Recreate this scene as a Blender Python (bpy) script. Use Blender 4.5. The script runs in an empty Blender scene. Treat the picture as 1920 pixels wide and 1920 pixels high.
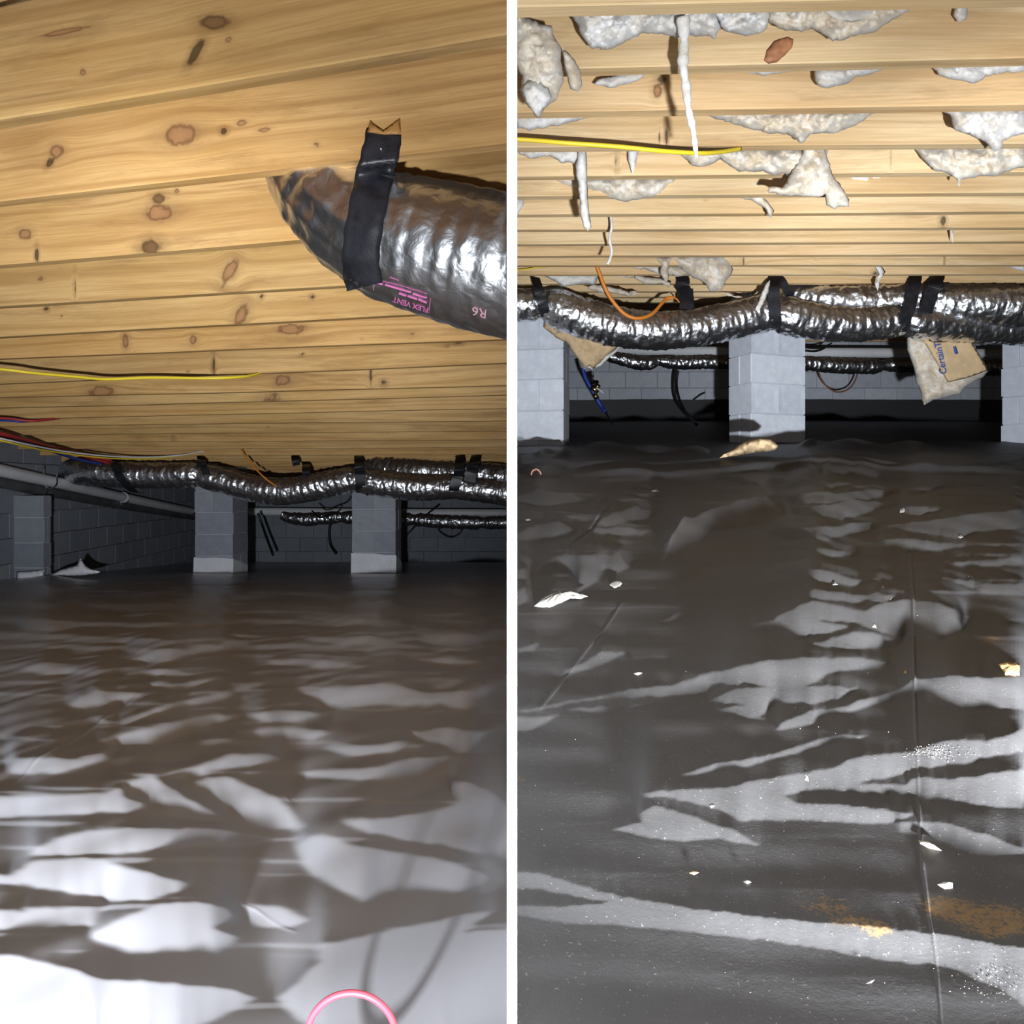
import bpy, bmesh, math, random
import numpy as np
from mathutils import Vector, noise as mnoise
from mathutils.geometry import delaunay_2d_cdt

random.seed(7)
RNG = np.random.default_rng(7)
sc = bpy.context.scene
COL = sc.collection

# ------------------------------------------------------------------ camera, light, exposure
F, CX, HC = 1422.0, 960.0, 910.0          # focal length and horizon of a 1920 x 1920 frame
cd = bpy.data.cameras.new('camera')
cd.sensor_width = 36.0
cd.lens = 36.0 * F / 1920.0
cd.shift_y = -(960.0 - HC) / 1920.0
cd.clip_start = 0.01
cam = bpy.data.objects.new('camera', cd)
cam.rotation_euler = (math.pi / 2, 0, 0)
COL.objects.link(cam)
sc.camera = cam

w = bpy.data.worlds.new('world'); sc.world = w; w.use_nodes = True
w.node_tree.nodes['Background'].inputs[0].default_value = (0.5, 0.55, 0.65, 1)
w.node_tree.nodes['Background'].inputs[1].default_value = 0.012

def lamp(name, loc, aim, power, radius, cone, blend, color):
    ld = bpy.data.lights.new(name, 'SPOT')
    ld.energy = power; ld.shadow_soft_size = radius; ld.color = color
    ld.spot_size = math.radians(cone); ld.spot_blend = blend
    o = bpy.data.objects.new(name, ld)
    o.location = loc
    o.rotation_euler = (Vector(aim) - Vector(loc)).to_track_quat('-Z', 'Y').to_euler()
    COL.objects.link(o)
    return o

# in each crawl space a flood lamp low over the ground beside the camera, plus added spots that brighten the far end
WARMTH = (0.89, 0.945, 1.0)
lamp('flood_lamp', (-0.17, -0.30, -0.240), (-0.80, 3.0, 0.05), 138, 0.02, 128, 1.0, WARMTH)
lamp('added_far_spot', (-0.15, -0.28, -0.230), (-1.25, 3.0, 0.22), 520, 0.02, 54, 1.0, WARMTH)
lamp('flood_lamp', (0.17, -0.36, -0.343), (0.75, 3.0, -0.10), 280, 0.02, 110, 1.0, WARMTH)
lamp('added_far_spot', (0.15, -0.34, -0.335), (0.62, 3.0, 0.44), 520, 0.02, 42, 1.0, WARMTH)
lamp('added_far_spot', (0.16, -0.34, -0.335), (2.00, 3.0, 0.44), 720, 0.02, 44, 1.0, WARMTH)

vs = sc.view_settings
vs.view_transform = 'Standard'
try: vs.look = 'None'
except Exception: pass
vs.exposure = 0.0; vs.gamma = 1.0; vs.use_curve_mapping = False

# ------------------------------------------------------------------ planes of the two rooms: z = z0 + s*y
LC = (0.935, (910 - 1060) / F)      # left joists' underside
LF = (-0.305, (910 - 1015) / F)     # left liner
RC = (0.77, (910 - 765) / F)        # right joists' underside
RF = (-0.334, (910 - 740) / F)      # right black plastic
L_BACK, R_BACK = 11.0, 9.5

def P(px, py, y): return Vector(((px - CX) / F * y, y, (HC - py) / F * y))
def depth_on(plane, py): return plane[0] / ((HC - py) / F - plane[1])
def on(plane, px, py): return P(px, py, depth_on(plane, py))
def zp(plane, y): return plane[0] + plane[1] * y
def pxm(n, y): return n * y / F

# ------------------------------------------------------------------ object helpers
def link_mesh(name, verts, faces, mat=None, parent=None, smooth=True):
    me = bpy.data.meshes.new(name)
    me.from_pydata([tuple(v) for v in verts], [], [tuple(int(i) for i in f) for f in faces])
    me.update()
    if smooth: me.polygons.foreach_set('use_smooth', [True] * len(me.polygons))
    if mat: me.materials.append(mat)
    o = bpy.data.objects.new(name, me)
    COL.objects.link(o)
    if parent: o.parent = parent
    return o

def tag(o, label=None, cat=None, group=None, kind=None):
    if label: o['label'] = label
    if cat: o['category'] = cat
    if group: o['group'] = group
    if kind: o['kind'] = kind
    return o

def empty(name, loc=(0, 0, 0), **kw):
    o = bpy.data.objects.new(name, None)
    o.empty_display_size = 0.05
    o.location = loc
    COL.objects.link(o)
    return tag(o, **kw)

def adopt(child, parent):
    child.parent = parent
    child.matrix_parent_inverse = parent.matrix_basis.inverted()   # keep the world place
    return child

def fattr(o, name, arr):
    a = o.data.attributes.new(name, 'FLOAT', 'POINT')
    a.data.foreach_set('value', np.asarray(arr, dtype=np.float32))

def fbm(x, y, z=0.0, oct=4):
    return mnoise.fractal(Vector((x, y, z)), 0.9, 2.1, oct)

# ------------------------------------------------------------------ materials
def new_mat(name):
    m = bpy.data.materials.new(name); m.use_nodes = True
    nt = m.node_tree
    return m, nt, nt.nodes['Principled BSDF']

def N(nt, typ, **kw):
    n = nt.nodes.new(typ)
    for k, v in kw.items():
        if k in n.inputs: n.inputs[k].default_value = v
        else: setattr(n, k, v)
    return n

def ramp(nt, stops):
    n = nt.nodes.new('ShaderNodeValToRGB')
    e = n.color_ramp.elements
    while len(e) < len(stops): e.new(0.5)
    for i, (p, c) in enumerate(stops):
        e[i].position = p; e[i].color = (*c, 1) if len(c) == 3 else c
    return n

def math_node(nt, op, a, b=None, clamp=False):
    n = nt.nodes.new('ShaderNodeMath'); n.operation = op; n.use_clamp = clamp
    for i, v in enumerate((a, b)):
        if v is None: continue
        if isinstance(v, (int, float)): n.inputs[i].default_value = v
        else: nt.links.new(v, n.inputs[i])
    return n.outputs[0]

def mixc(nt, fac, a, b, blend='MIX'):
    n = nt.nodes.new('ShaderNodeMix'); n.data_type = 'RGBA'; n.blend_type = blend
    ins = [s for s in n.inputs if s.type == 'RGBA']
    facs = n.inputs[0]
    if isinstance(fac, (int, float)): facs.default_value = fac
    else: nt.links.new(fac, facs)
    for s, v in zip(ins, (a, b)):
        if isinstance(v, tuple): s.default_value = (*v, 1) if len(v) == 3 else v
        else: nt.links.new(v, s)
    return [s for s in n.outputs if s.type == 'RGBA'][0]

def bump(nt, bsdf, h, strength, dist):
    b = N(nt, 'ShaderNodeBump', Strength=strength, Distance=dist)
    nt.links.new(h, b.inputs['Height']); nt.links.new(b.outputs[0], bsdf.inputs['Normal'])

def plain(name, col, rough=0.6, metal=0.0, spec=0.4, noise_amt=0.0, noise_scale=8.0, bump_s=0.0, bump_scale=60.0, bump_d=0.002):
    m, nt, b = new_mat(name)
    b.inputs['Base Color'].default_value = (*col, 1)
    b.inputs['Roughness'].default_value = rough
    b.inputs['Metallic'].default_value = metal
    b.inputs['Specular IOR Level'].default_value = spec
    tc = N(nt, 'ShaderNodeTexCoord')
    if noise_amt:
        n = N(nt, 'ShaderNodeTexNoise', Scale=noise_scale, Detail=4.0)
        nt.links.new(tc.outputs['Object'], n.inputs['Vector'])
        lo = tuple(c * (1 - noise_amt) for c in col); hi = tuple(min(1, c * (1 + noise_amt)) for c in col)
        r = ramp(nt, [(0.3, lo), (0.7, hi)])
        nt.links.new(n.outputs[0], r.inputs[0]); nt.links.new(r.outputs[0], b.inputs['Base Color'])
    if bump_s:
        n2 = N(nt, 'ShaderNodeTexNoise', Scale=bump_scale, Detail=3.0)
        nt.links.new(tc.outputs['Object'], n2.inputs['Vector'])
        bump(nt, b, n2.outputs[0], bump_s, bump_d)
    return m

def wood_mat(name, pale, mid, dark, stain):
    """gx: metres along the board; gv: metres across, already bent round the knots; kr: distance to the nearest knot."""
    m, nt, b = new_mat(name)
    L = nt.links
    gx = N(nt, 'ShaderNodeAttribute', attribute_name='gx').outputs['Fac']
    gv = N(nt, 'ShaderNodeAttribute', attribute_name='gv').outputs['Fac']
    kr = N(nt, 'ShaderNodeAttribute', attribute_name='kr').outputs['Fac']
    kt = N(nt, 'ShaderNodeAttribute', attribute_name='kt').outputs['Fac']
    bid = N(nt, 'ShaderNodeAttribute', attribute_name='bid').outputs['Fac']
    def vec(sx, sv, off):
        c = N(nt, 'ShaderNodeCombineXYZ')
        L.new(math_node(nt, 'MULTIPLY', gx, sx), c.inputs[0])
        L.new(math_node(nt, 'MULTIPLY', gv, sv), c.inputs[1])
        L.new(math_node(nt, 'ADD', math_node(nt, 'MULTIPLY', bid, 7.31), off), c.inputs[2])
        return c.outputs[0]
    n1 = N(nt, 'ShaderNodeTexNoise', Scale=1.0, Detail=2.0); L.new(vec(0.11, 4.2, 0.0), n1.inputs['Vector'])
    rings = math_node(nt, 'SINE', math_node(nt, 'MULTIPLY', n1.outputs[0], 70.0))
    n2 = N(nt, 'ShaderNodeTexNoise', Scale=1.0, Detail=5.0, Roughness=0.65); L.new(vec(5.0, 190.0, 3.0), n2.inputs['Vector'])
    n3 = N(nt, 'ShaderNodeTexNoise', Scale=1.0, Detail=3.0); L.new(vec(1.6, 7.0, 9.0), n3.inputs['Vector'])
    n4 = N(nt, 'ShaderNodeTexNoise', Scale=1.0, Detail=6.0, Roughness=0.72); L.new(vec(1.9, 13.0, 15.0), n4.inputs['Vector'])
    r1 = math_node(nt, 'MULTIPLY', math_node(nt, 'POWER', math_node(nt, 'MULTIPLY_ADD', rings, 0.5), 1.0), 1.0)
    # ring strength
    rr = ramp(nt, [(0.0, (0, 0, 0)), (0.55, (0.12,) * 3), (1.0, (1, 1, 1))])
    half = math_node(nt, 'ADD', math_node(nt, 'MULTIPLY', rings, 0.5), 0.5)
    L.new(half, rr.inputs[0])
    fine = ramp(nt, [(0.35, (0, 0, 0)), (0.7, (1, 1, 1))]); L.new(n2.outputs[0], fine.inputs[0])
    base = ramp(nt, [(0.3, mid), (0.62, pale)]); L.new(n3.outputs[0], base.inputs[0])
    c = mixc(nt, math_node(nt, 'MULTIPLY', rr.outputs[0], 0.36), base.outputs[0], dark)
    c = mixc(nt, math_node(nt, 'MULTIPLY', fine.outputs[0], 0.40), c, dark)
    st = ramp(nt, [(0.53, (0, 0, 0)), (0.72, (1, 1, 1))]); L.new(n4.outputs[0], st.inputs[0])
    c = mixc(nt, math_node(nt, 'MULTIPLY', st.outputs[0], 0.6), c, stain)
    sn = N(nt, 'ShaderNodeAttribute', attribute_name='stn').outputs['Fac']
    n6 = N(nt, 'ShaderNodeTexNoise', Scale=1.0, Detail=6.0, Roughness=0.7); L.new(vec(1.3, 55.0, 33.0), n6.inputs['Vector'])
    s6 = ramp(nt, [(0.30, (0, 0, 0)), (0.72, (1, 1, 1))]); L.new(n6.outputs[0], s6.inputs[0])
    c = mixc(nt, math_node(nt, 'MULTIPLY', math_node(nt, 'MULTIPLY', s6.outputs[0], sn), 1.0, True), c, stain)
    # board to board tint
    wn = N(nt, 'ShaderNodeTexWhiteNoise'); wn.noise_dimensions = '1D'; L.new(bid, wn.inputs['W'])
    tint = ramp(nt, [(0.0, (0.80, 0.77, 0.72)), (0.5, (1, 0.98, 0.95)), (1.0, (1.0, 0.86, 0.74))]); L.new(wn.outputs[0], tint.inputs[0])
    c = mixc(nt, 0.55, c, tint.outputs[0], 'MULTIPLY')
    # knots: dark rim, reddish heart, brown halo
    kn = ramp(nt, [(0.0, (0.40, 0.20, 0.09)), (0.20, (0.36, 0.18, 0.08)), (0.27, (0.19, 0.085, 0.035)), (0.31, (0.20, 0.09, 0.04)), (0.36, (0.30, 0.17, 0.075)), (0.8, (0.42, 0.26, 0.11))])
    wob = N(nt, 'ShaderNodeTexNoise', Scale=1.0, Detail=3.0); L.new(vec(40, 60, 21.0), wob.inputs['Vector'])
    krw = math_node(nt, 'ADD', kr, math_node(nt, 'MULTIPLY', math_node(nt, 'SUBTRACT', wob.outputs[0], 0.5), 1.1))
    L.new(math_node(nt, 'MULTIPLY', krw, 0.3333), kn.inputs[0])
    dk = mixc(nt, kt, kn.outputs[0], (0.035, 0.016, 0.008))
    ka = ramp(nt, [(0.0, (.8, .8, .8)), (0.30, (.85, .85, .85)), (0.42, (0.3,) * 3), (0.85, (0, 0, 0))])
    L.new(math_node(nt, 'MULTIPLY', krw, 0.3333), ka.inputs[0])
    c = mixc(nt, ka.outputs[0], c, dk)
    L.new(c, b.inputs['Base Color'])
    b.inputs['Roughness'].default_value = 0.62
    b.inputs['Specular IOR Level'].default_value = 0.25
    bump(nt, b, math_node(nt, 'ADD', n2.outputs[0], math_node(nt, 'MULTIPLY', half, 0.3)), 0.25, 0.001)
    return m

M_WOOD_L = wood_mat('golden_pine', (0.74, 0.49, 0.215), (0.62, 0.38, 0.140), (0.30, 0.140, 0.034), (0.26, 0.14, 0.05))
M_WOOD_R = wood_mat('pale_pine', (0.86, 0.66, 0.40), (0.78, 0.54, 0.28), (0.42, 0.235, 0.085), (0.40, 0.25, 0.12))

def foil_mat(name, rgh, bs):
    m, nt, b = new_mat(name)
    b.inputs['Metallic'].default_value = 1.0
    b.inputs['Base Color'].default_value = (0.78, 0.79, 0.82, 1)
    b.inputs['Roughness'].default_value = rgh
    tc = N(nt, 'ShaderNodeTexCoord')
    n = N(nt, 'ShaderNodeTexNoise', Scale=26.0, Detail=3.0, Distortion=0.6)
    v = N(nt, 'ShaderNodeTexVoronoi', Scale=38.0); v.feature = 'SMOOTH_F1'
    nt.links.new(tc.outputs['Object'], n.inputs['Vector']); nt.links.new(tc.outputs['Object'], v.inputs['Vector'])
    bump(nt, b, math_node(nt, 'ADD', n.outputs[0], math_node(nt, 'MULTIPLY', v.outputs['Distance'], 0.8)), bs, 0.012)
    return m
M_FOIL = foil_mat('foil', 0.33, 0.42)
M_FOIL_N = foil_mat('near_foil', 0.34, 0.28)

def block_mat(name, col):
    m, nt, b = new_mat(name)
    tc = N(nt, 'ShaderNodeTexCoord')
    oi = N(nt, 'ShaderNodeObjectInfo')
    n = N(nt, 'ShaderNodeTexNoise', Scale=14.0, Detail=6.0, Roughness=0.7)
    nt.links.new(tc.outputs['Object'], n.inputs['Vector'])
    r = ramp(nt, [(0.3, tuple(c * 0.86 for c in col)), (0.7, tuple(c * 1.08 for c in col))])
    nt.links.new(n.outputs[0], r.inputs[0])
    t = ramp(nt, [(0, (0.82, 0.83, 0.86)), (1, (1, 1, 1))]); nt.links.new(oi.outputs['Random'], t.inputs[0])
    nt.links.new(mixc(nt, 1.0, r.outputs[0], t.outputs[0], 'MULTIPLY'), b.inputs['Base Color'])
    b.inputs['Roughness'].default_value = 0.8
    n2 = N(nt, 'ShaderNodeTexNoise', Scale=160.0, Detail=4.0)
    nt.links.new(tc.outputs['Object'], n2.inputs['Vector'])
    bump(nt, b, n2.outputs[0], 0.5, 0.003)
    return m
M_BLOCK = block_mat('painted_block', (0.68, 0.71, 0.78))
M_BLOCK_L = block_mat('dimmed_block', (0.38, 0.395, 0.44))  # same block, colour darkened to suit the dimmer left space
M_BLOCK_D = block_mat('grey_block', (0.30, 0.32, 0.36))
M_MORTAR = plain('mortar', (0.52, 0.54, 0.59), 0.9, bump_s=0.4)
M_PVC = plain('white_pvc', (0.84, 0.85, 0.88), 0.35, noise_amt=0.06, noise_scale=5)
M_GREYPIPE = plain('grey_pipe', (0.10, 0.10, 0.105), 0.5, noise_amt=0.3, noise_scale=6)
M_STRAP = plain('black_strap', (0.016, 0.016, 0.020), 0.42, spec=0.5, noise_amt=0.4, noise_scale=30, bump_s=0.4, bump_scale=140)
M_TAIL = plain('brown_tape', (0.40, 0.20, 0.055), 0.5, noise_amt=0.2, noise_scale=25)
M_NAIL = plain('zinc', (0.85, 0.85, 0.87), 0.25, metal=1.0)
M_YELLOW = plain('yellow_cable', (0.82, 0.62, 0.035), 0.45)
M_ORANGE = plain('orange_cable', (0.80, 0.26, 0.035), 0.45)
M_RED = plain('red_pipe', (0.42, 0.035, 0.035), 0.4)
M_BLUE = plain('blue_pipe', (0.025, 0.06, 0.36), 0.4)
M_WHITEW = plain('white_cable', (0.75, 0.74, 0.78), 0.5)
M_BLACKW = plain('black_cable', (0.012, 0.012, 0.014), 0.4)
M_BRONZE = plain('copper_cable', (0.30, 0.13, 0.075), 0.4)
M_BRASS = plain('brass', (0.55, 0.40, 0.18), 0.3, metal=1.0)
M_RING = plain('red_rim', (0.75, 0.07, 0.10), 0.4)
M_INK_PINK = plain('pink_ink', (0.55, 0.14, 0.34), 0.6)
M_INK_PALE = plain('pale_pink_ink', (0.55, 0.30, 0.35), 0.6)
M_INK_BLUE = plain('blue_ink', (0.045, 0.10, 0.33), 0.6)
M_INK_GREY = plain('grey_ink', (0.30, 0.27, 0.30), 0.7)
M_SOIL = plain('soil', (0.10, 0.075, 0.05), 0.95, noise_amt=0.4, noise_scale=12, bump_s=0.5)
M_SUB = plain('subfloor_board', (0.42, 0.28, 0.14), 0.8, noise_amt=0.25, noise_scale=10)
M_PANEL = plain('white_panel', (0.92, 0.92, 0.92), 0.6)
M_WRAP = plain('white_liner_wrap', (0.80, 0.80, 0.86), 0.45, noise_amt=0.06, noise_scale=9, bump_s=0.4, bump_scale=30, bump_d=0.01)
M_KRAFT = plain('kraft_paper', (0.60, 0.43, 0.25), 0.75, noise_amt=0.14, noise_scale=18, bump_s=0.5, bump_scale=35, bump_d=0.006)
M_CHIP = plain('tan_chip', (0.66, 0.42, 0.18), 0.8, noise_amt=0.3, noise_scale=40)

def wool_mat(name, c0, c1, c2):
    m, nt, b = new_mat(name)
    tc = N(nt, 'ShaderNodeTexCoord')
    mp = N(nt, 'ShaderNodeMapping'); mp.inputs['Scale'].default_value = (1, 1, 1.6)
    nt.links.new(tc.outputs['Object'], mp.inputs[0])
    n = N(nt, 'ShaderNodeTexNoise', Scale=13.0, Detail=7.0, Roughness=0.7, Distortion=1.6)
    nt.links.new(mp.outputs[0], n.inputs['Vector'])
    r = ramp(nt, [(0.28, c0), (0.48, c1), (0.68, c2)])
    nt.links.new(n.outputs[0], r.inputs[0])
    n2 = N(nt, 'ShaderNodeTexNoise', Scale=55.0, Detail=6.0, Roughness=0.8, Distortion=2.0)
    nt.links.new(mp.outputs[0], n2.inputs['Vector'])
    nt.links.new(r.outputs[0], b.inputs['Base Color'])
    b.inputs['Roughness'].default_value = 1.0
    b.inputs['Specular IOR Level'].default_value = 0.05
    b.inputs['Sheen Weight'].default_value = 0.3
    bump(nt, b, n2.outputs[0], 0.35, 0.006)
    return m
M_WOOL = wool_mat('glass_wool', (0.44, 0.32, 0.19), (0.64, 0.55, 0.43), (0.76, 0.73, 0.68))
M_WOOL_W = wool_mat('white_glass_wool', (0.50, 0.41, 0.31), (0.69, 0.65, 0.60), (0.78, 0.78, 0.79))

def liner_mat():
    m, nt, b = new_mat('white_liner')
    tc = N(nt, 'ShaderNodeTexCoord')
    n = N(nt, 'ShaderNodeTexNoise', Scale=1.2, Detail=3.0)
    nt.links.new(tc.outputs['Object'], n.inputs['Vector'])
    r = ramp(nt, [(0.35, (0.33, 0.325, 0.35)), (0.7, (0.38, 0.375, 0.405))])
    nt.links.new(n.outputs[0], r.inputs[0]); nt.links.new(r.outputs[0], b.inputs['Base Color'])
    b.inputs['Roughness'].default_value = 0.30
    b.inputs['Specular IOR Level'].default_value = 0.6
    wv = N(nt, 'ShaderNodeTexWave', Scale=260.0, Distortion=0.0); wv.bands_direction = 'X'
    wv2 = N(nt, 'ShaderNodeTexWave', Scale=260.0, Distortion=0.0); wv2.bands_direction = 'Y'
    for x in (wv, wv2): nt.links.new(tc.outputs['Object'], x.inputs['Vector'])
    bump(nt, b, math_node(nt, 'ADD', wv.outputs['Fac'], wv2.outputs['Fac']), 0.05, 0.0003)
    return m
M_LINER = liner_mat()

def black_mat():
    m, nt, b = new_mat('dusty_black_plastic')
    tc = N(nt, 'ShaderNodeTexCoord')
    d = N(nt, 'ShaderNodeAttribute', attribute_name='dirt').outputs['Fac']
    n0 = N(nt, 'ShaderNodeTexNoise', Scale=3.0, Detail=6.0, Roughness=0.65)
    n1 = N(nt, 'ShaderNodeTexNoise', Scale=380.0, Detail=3.0, Roughness=0.7)
    n2 = N(nt, 'ShaderNodeTexNoise', Scale=300.0, Detail=6.0, Roughness=0.85)
    for x in (n0, n1, n2): nt.links.new(tc.outputs['Object'], x.inputs['Vector'])
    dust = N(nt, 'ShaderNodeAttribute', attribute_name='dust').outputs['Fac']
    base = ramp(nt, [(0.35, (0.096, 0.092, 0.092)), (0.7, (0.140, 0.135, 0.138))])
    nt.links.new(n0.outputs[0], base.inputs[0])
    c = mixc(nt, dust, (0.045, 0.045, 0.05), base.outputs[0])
    sp = ramp(nt, [(0.64, (0, 0, 0)), (0.74, (1, 1, 1))]); nt.links.new(n1.outputs[0], sp.inputs[0])  # pale dirt specks, with the sparkle of lit plastic painted in
    c = mixc(nt, math_node(nt, 'MULTIPLY', math_node(nt, 'MULTIPLY', sp.outputs[0], dust), 0.6), c, (0.62, 0.58, 0.54))
    dm = math_node(nt, 'ADD', math_node(nt, 'MULTIPLY', d, 0.85), math_node(nt, 'MULTIPLY', math_node(nt, 'SUBTRACT', n2.outputs[0], 0.5), 2.6))
    dr = ramp(nt, [(0.62, (0, 0, 0)), (0.85, (.85, .85, .85))]); nt.links.new(dm, dr.inputs[0])
    c = mixc(nt, dr.outputs[0], c, (0.36, 0.22, 0.10))
    nt.links.new(c, b.inputs['Base Color'])
    b.inputs['Roughness'].default_value = 0.55
    b.inputs['Specular IOR Level'].default_value = 0.35
    n5 = N(nt, 'ShaderNodeTexNoise', Scale=22.0, Detail=5.0, Roughness=0.6, Distortion=0.8); nt.links.new(tc.outputs['Object'], n5.inputs['Vector'])
    bump(nt, b, math_node(nt, 'ADD', math_node(nt, 'MULTIPLY', n1.outputs[0], 0.25), n5.outputs[0]), 0.16, 0.003)
    return m
M_BLACK = black_mat()

# ------------------------------------------------------------------ generic shapes
def box_verts(sx, sy, sz, bev=0.0):
    """a box about its centre, edges chamfered by bev"""
    bm = bmesh.new()
    bmesh.ops.create_cube(bm, size=1.0)
    for v in bm.verts: v.co = Vector((v.co.x * sx, v.co.y * sy, v.co.z * sz))
    if bev: bmesh.ops.bevel(bm, geom=list(bm.edges), offset=bev, segments=1, affect='EDGES', profile=0.5)
    me = bpy.data.meshes.new('block'); bm.to_mesh(me); bm.free()
    return me

def mesh_object(name, me, loc, rotz=0.0, parent=None, mat=None):
    if mat and not me.materials: me.materials.append(mat)
    o = bpy.data.objects.new(name, me); COL.objects.link(o)
    o.location = loc; o.rotation_euler = (0, 0, rotz)
    if parent: o.parent = parent
    return o

def catmull(pts, per=12):
    pts = [np.array(p, float) for p in pts]
    pts = [2 * pts[0] - pts[1]] + pts + [2 * pts[-1] - pts[-2]]
    out = []
    for i in range(1, len(pts) - 2):
        p0, p1, p2, p3 = pts[i - 1:i + 3]
        for k in range(per):
            t = k / per
            out.append(0.5 * ((2 * p1) + (-p0 + p2) * t + (2 * p0 - 5 * p1 + 4 * p2 - p3) * t * t + (-p0 + 3 * p1 - 3 * p2 + p3) * t ** 3))
    out.append(pts[-2])
    return np.array(out)

def frames(pts):
    d = np.gradient(pts, axis=0); d /= np.linalg.norm(d, axis=1)[:, None] + 1e-12
    nrm = np.zeros_like(d); ref = np.array([0, 0, 1.0])
    if abs(d[0] @ ref) > 0.9: ref = np.array([0, 1.0, 0])
    v = ref - (ref @ d[0]) * d[0]; nrm[0] = v / np.linalg.norm(v)
    for i in range(1, len(pts)):
        v = nrm[i - 1] - (nrm[i - 1] @ d[i]) * d[i]
        nrm[i] = v / (np.linalg.norm(v) + 1e-12)
    return d, nrm, np.cross(d, nrm)

def sweep(pts, radius, sides=10, cap=True):
    """tube through pts; radius is a number or one per point, or a (points x sides) array"""
    pts = np.asarray(pts); n = len(pts)
    d, a, b = frames(pts)
    th = np.linspace(0, 2 * np.pi, sides, endpoint=False)
    R = np.asarray(radius, float)
    if R.ndim == 0: R = np.full((n, sides), float(R))
    elif R.ndim == 1: R = np.repeat(R[:, None], sides, 1)
    V = pts[:, None, :] + R[..., None] * (np.cos(th)[None, :, None] * a[:, None, :] + np.sin(th)[None, :, None] * b[:, None, :])
    verts = V.reshape(-1, 3).tolist()
    faces = []
    for i in range(n - 1):
        for j in range(sides):
            k = (j + 1) % sides
            faces.append((i * sides + j, i * sides + k, (i + 1) * sides + k, (i + 1) * sides + j))
    if cap:
        faces.append(tuple(range(sides - 1, -1, -1)))
        faces.append(tuple((n - 1) * sides + j for j in range(sides)))
    return verts, faces

def cable(name, pts, rad, mat, label=None, cat='cable', parent=None, per=10, sides=8, group=None):
    """pts are (px, py, depth)"""
    p = catmull([P(*q) for q in pts], per)
    v, f = sweep(p, rad, sides)
    o = link_mesh(name, v, f, mat, parent)
    if label: tag(o, label, cat, group)
    return o

def ribbon(name, pts, wdir, width, thick, mat, parent=None, per=8, taper=None):
    """flat strap through 3-D points; wdir: width direction"""
    p = catmull(pts, per); n = len(p)
    d, _, _ = frames(p)
    wd = np.array(wdir, float)
    verts = []; faces = []
    for i in range(n):
        ww = wd - (wd @ d[i]) * d[i]; ww /= np.linalg.norm(ww)
        nn = np.cross(d[i], ww)
        h = width / 2 * (1.0 + 0.04 * math.sin(i * 1.7))
        for s, t in ((-1, -1), (1, -1), (1, 1), (-1, 1)):
            verts.append(p[i] + ww * h * s + nn * thick / 2 * t)
    for i in range(n - 1):
        for j in range(4):
            k = (j + 1) % 4
            faces.append((i * 4 + j, i * 4 + k, (i + 1) * 4 + k, (i + 1) * 4 + j))
    faces.append((3, 2, 1, 0)); faces.append(tuple((n - 1) * 4 + j for j in range(4)))
    return link_mesh(name, verts, faces, mat, parent, smooth=False)

def densify(poly, step, jit, seed, closed=True):
    out = []
    n = len(poly)
    for i in range(n if closed else n - 1):
        a = np.array(poly[i], float); b = np.array(poly[(i + 1) % n], float)
        L = np.linalg.norm(b - a); m = max(1, int(L / step))
        for k in range(m):
            out.append(a + (b - a) * k / m)
    res = []
    for q in out:
        dx = fbm(q[0] * 0.05 + seed, q[1] * 0.05, 1.3) + 0.6 * fbm(q[0] * 0.2 + seed, q[1] * 0.2, 5.1)
        dy = fbm(q[0] * 0.05 + seed, q[1] * 0.05, 8.7) + 0.6 * fbm(q[0] * 0.2 + seed, q[1] * 0.2, 12.4)
        res.append((q[0] + dx * jit, q[1] + dy * jit))
    return res

def seg_dist(pts, poly):
    A = np.array(poly); B = np.roll(A, -1, 0)
    d = B - A; L2 = (d ** 2).sum(1) + 1e-9
    t = np.clip(((pts[:, None, :] - A[None]) * d[None]).sum(2) / L2[None], 0, 1)
    q = A[None] + t[..., None] * d[None]
    return np.sqrt(((pts[:, None, :] - q) ** 2).sum(2)).min(1)

def inside(pts, poly):
    P_ = np.array(poly); x, y = pts[:, 0], pts[:, 1]
    r = np.zeros(len(pts), bool)
    n = len(P_)
    for i in range(n):
        x1, y1 = P_[i]; x2, y2 = P_[(i + 1) % n]
        if y1 == y2: continue
        c = ((y1 > y) != (y2 > y)) & (x < (x2 - x1) * (y - y1) / (y2 - y1) + x1)
        r ^= c
    return r

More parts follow.
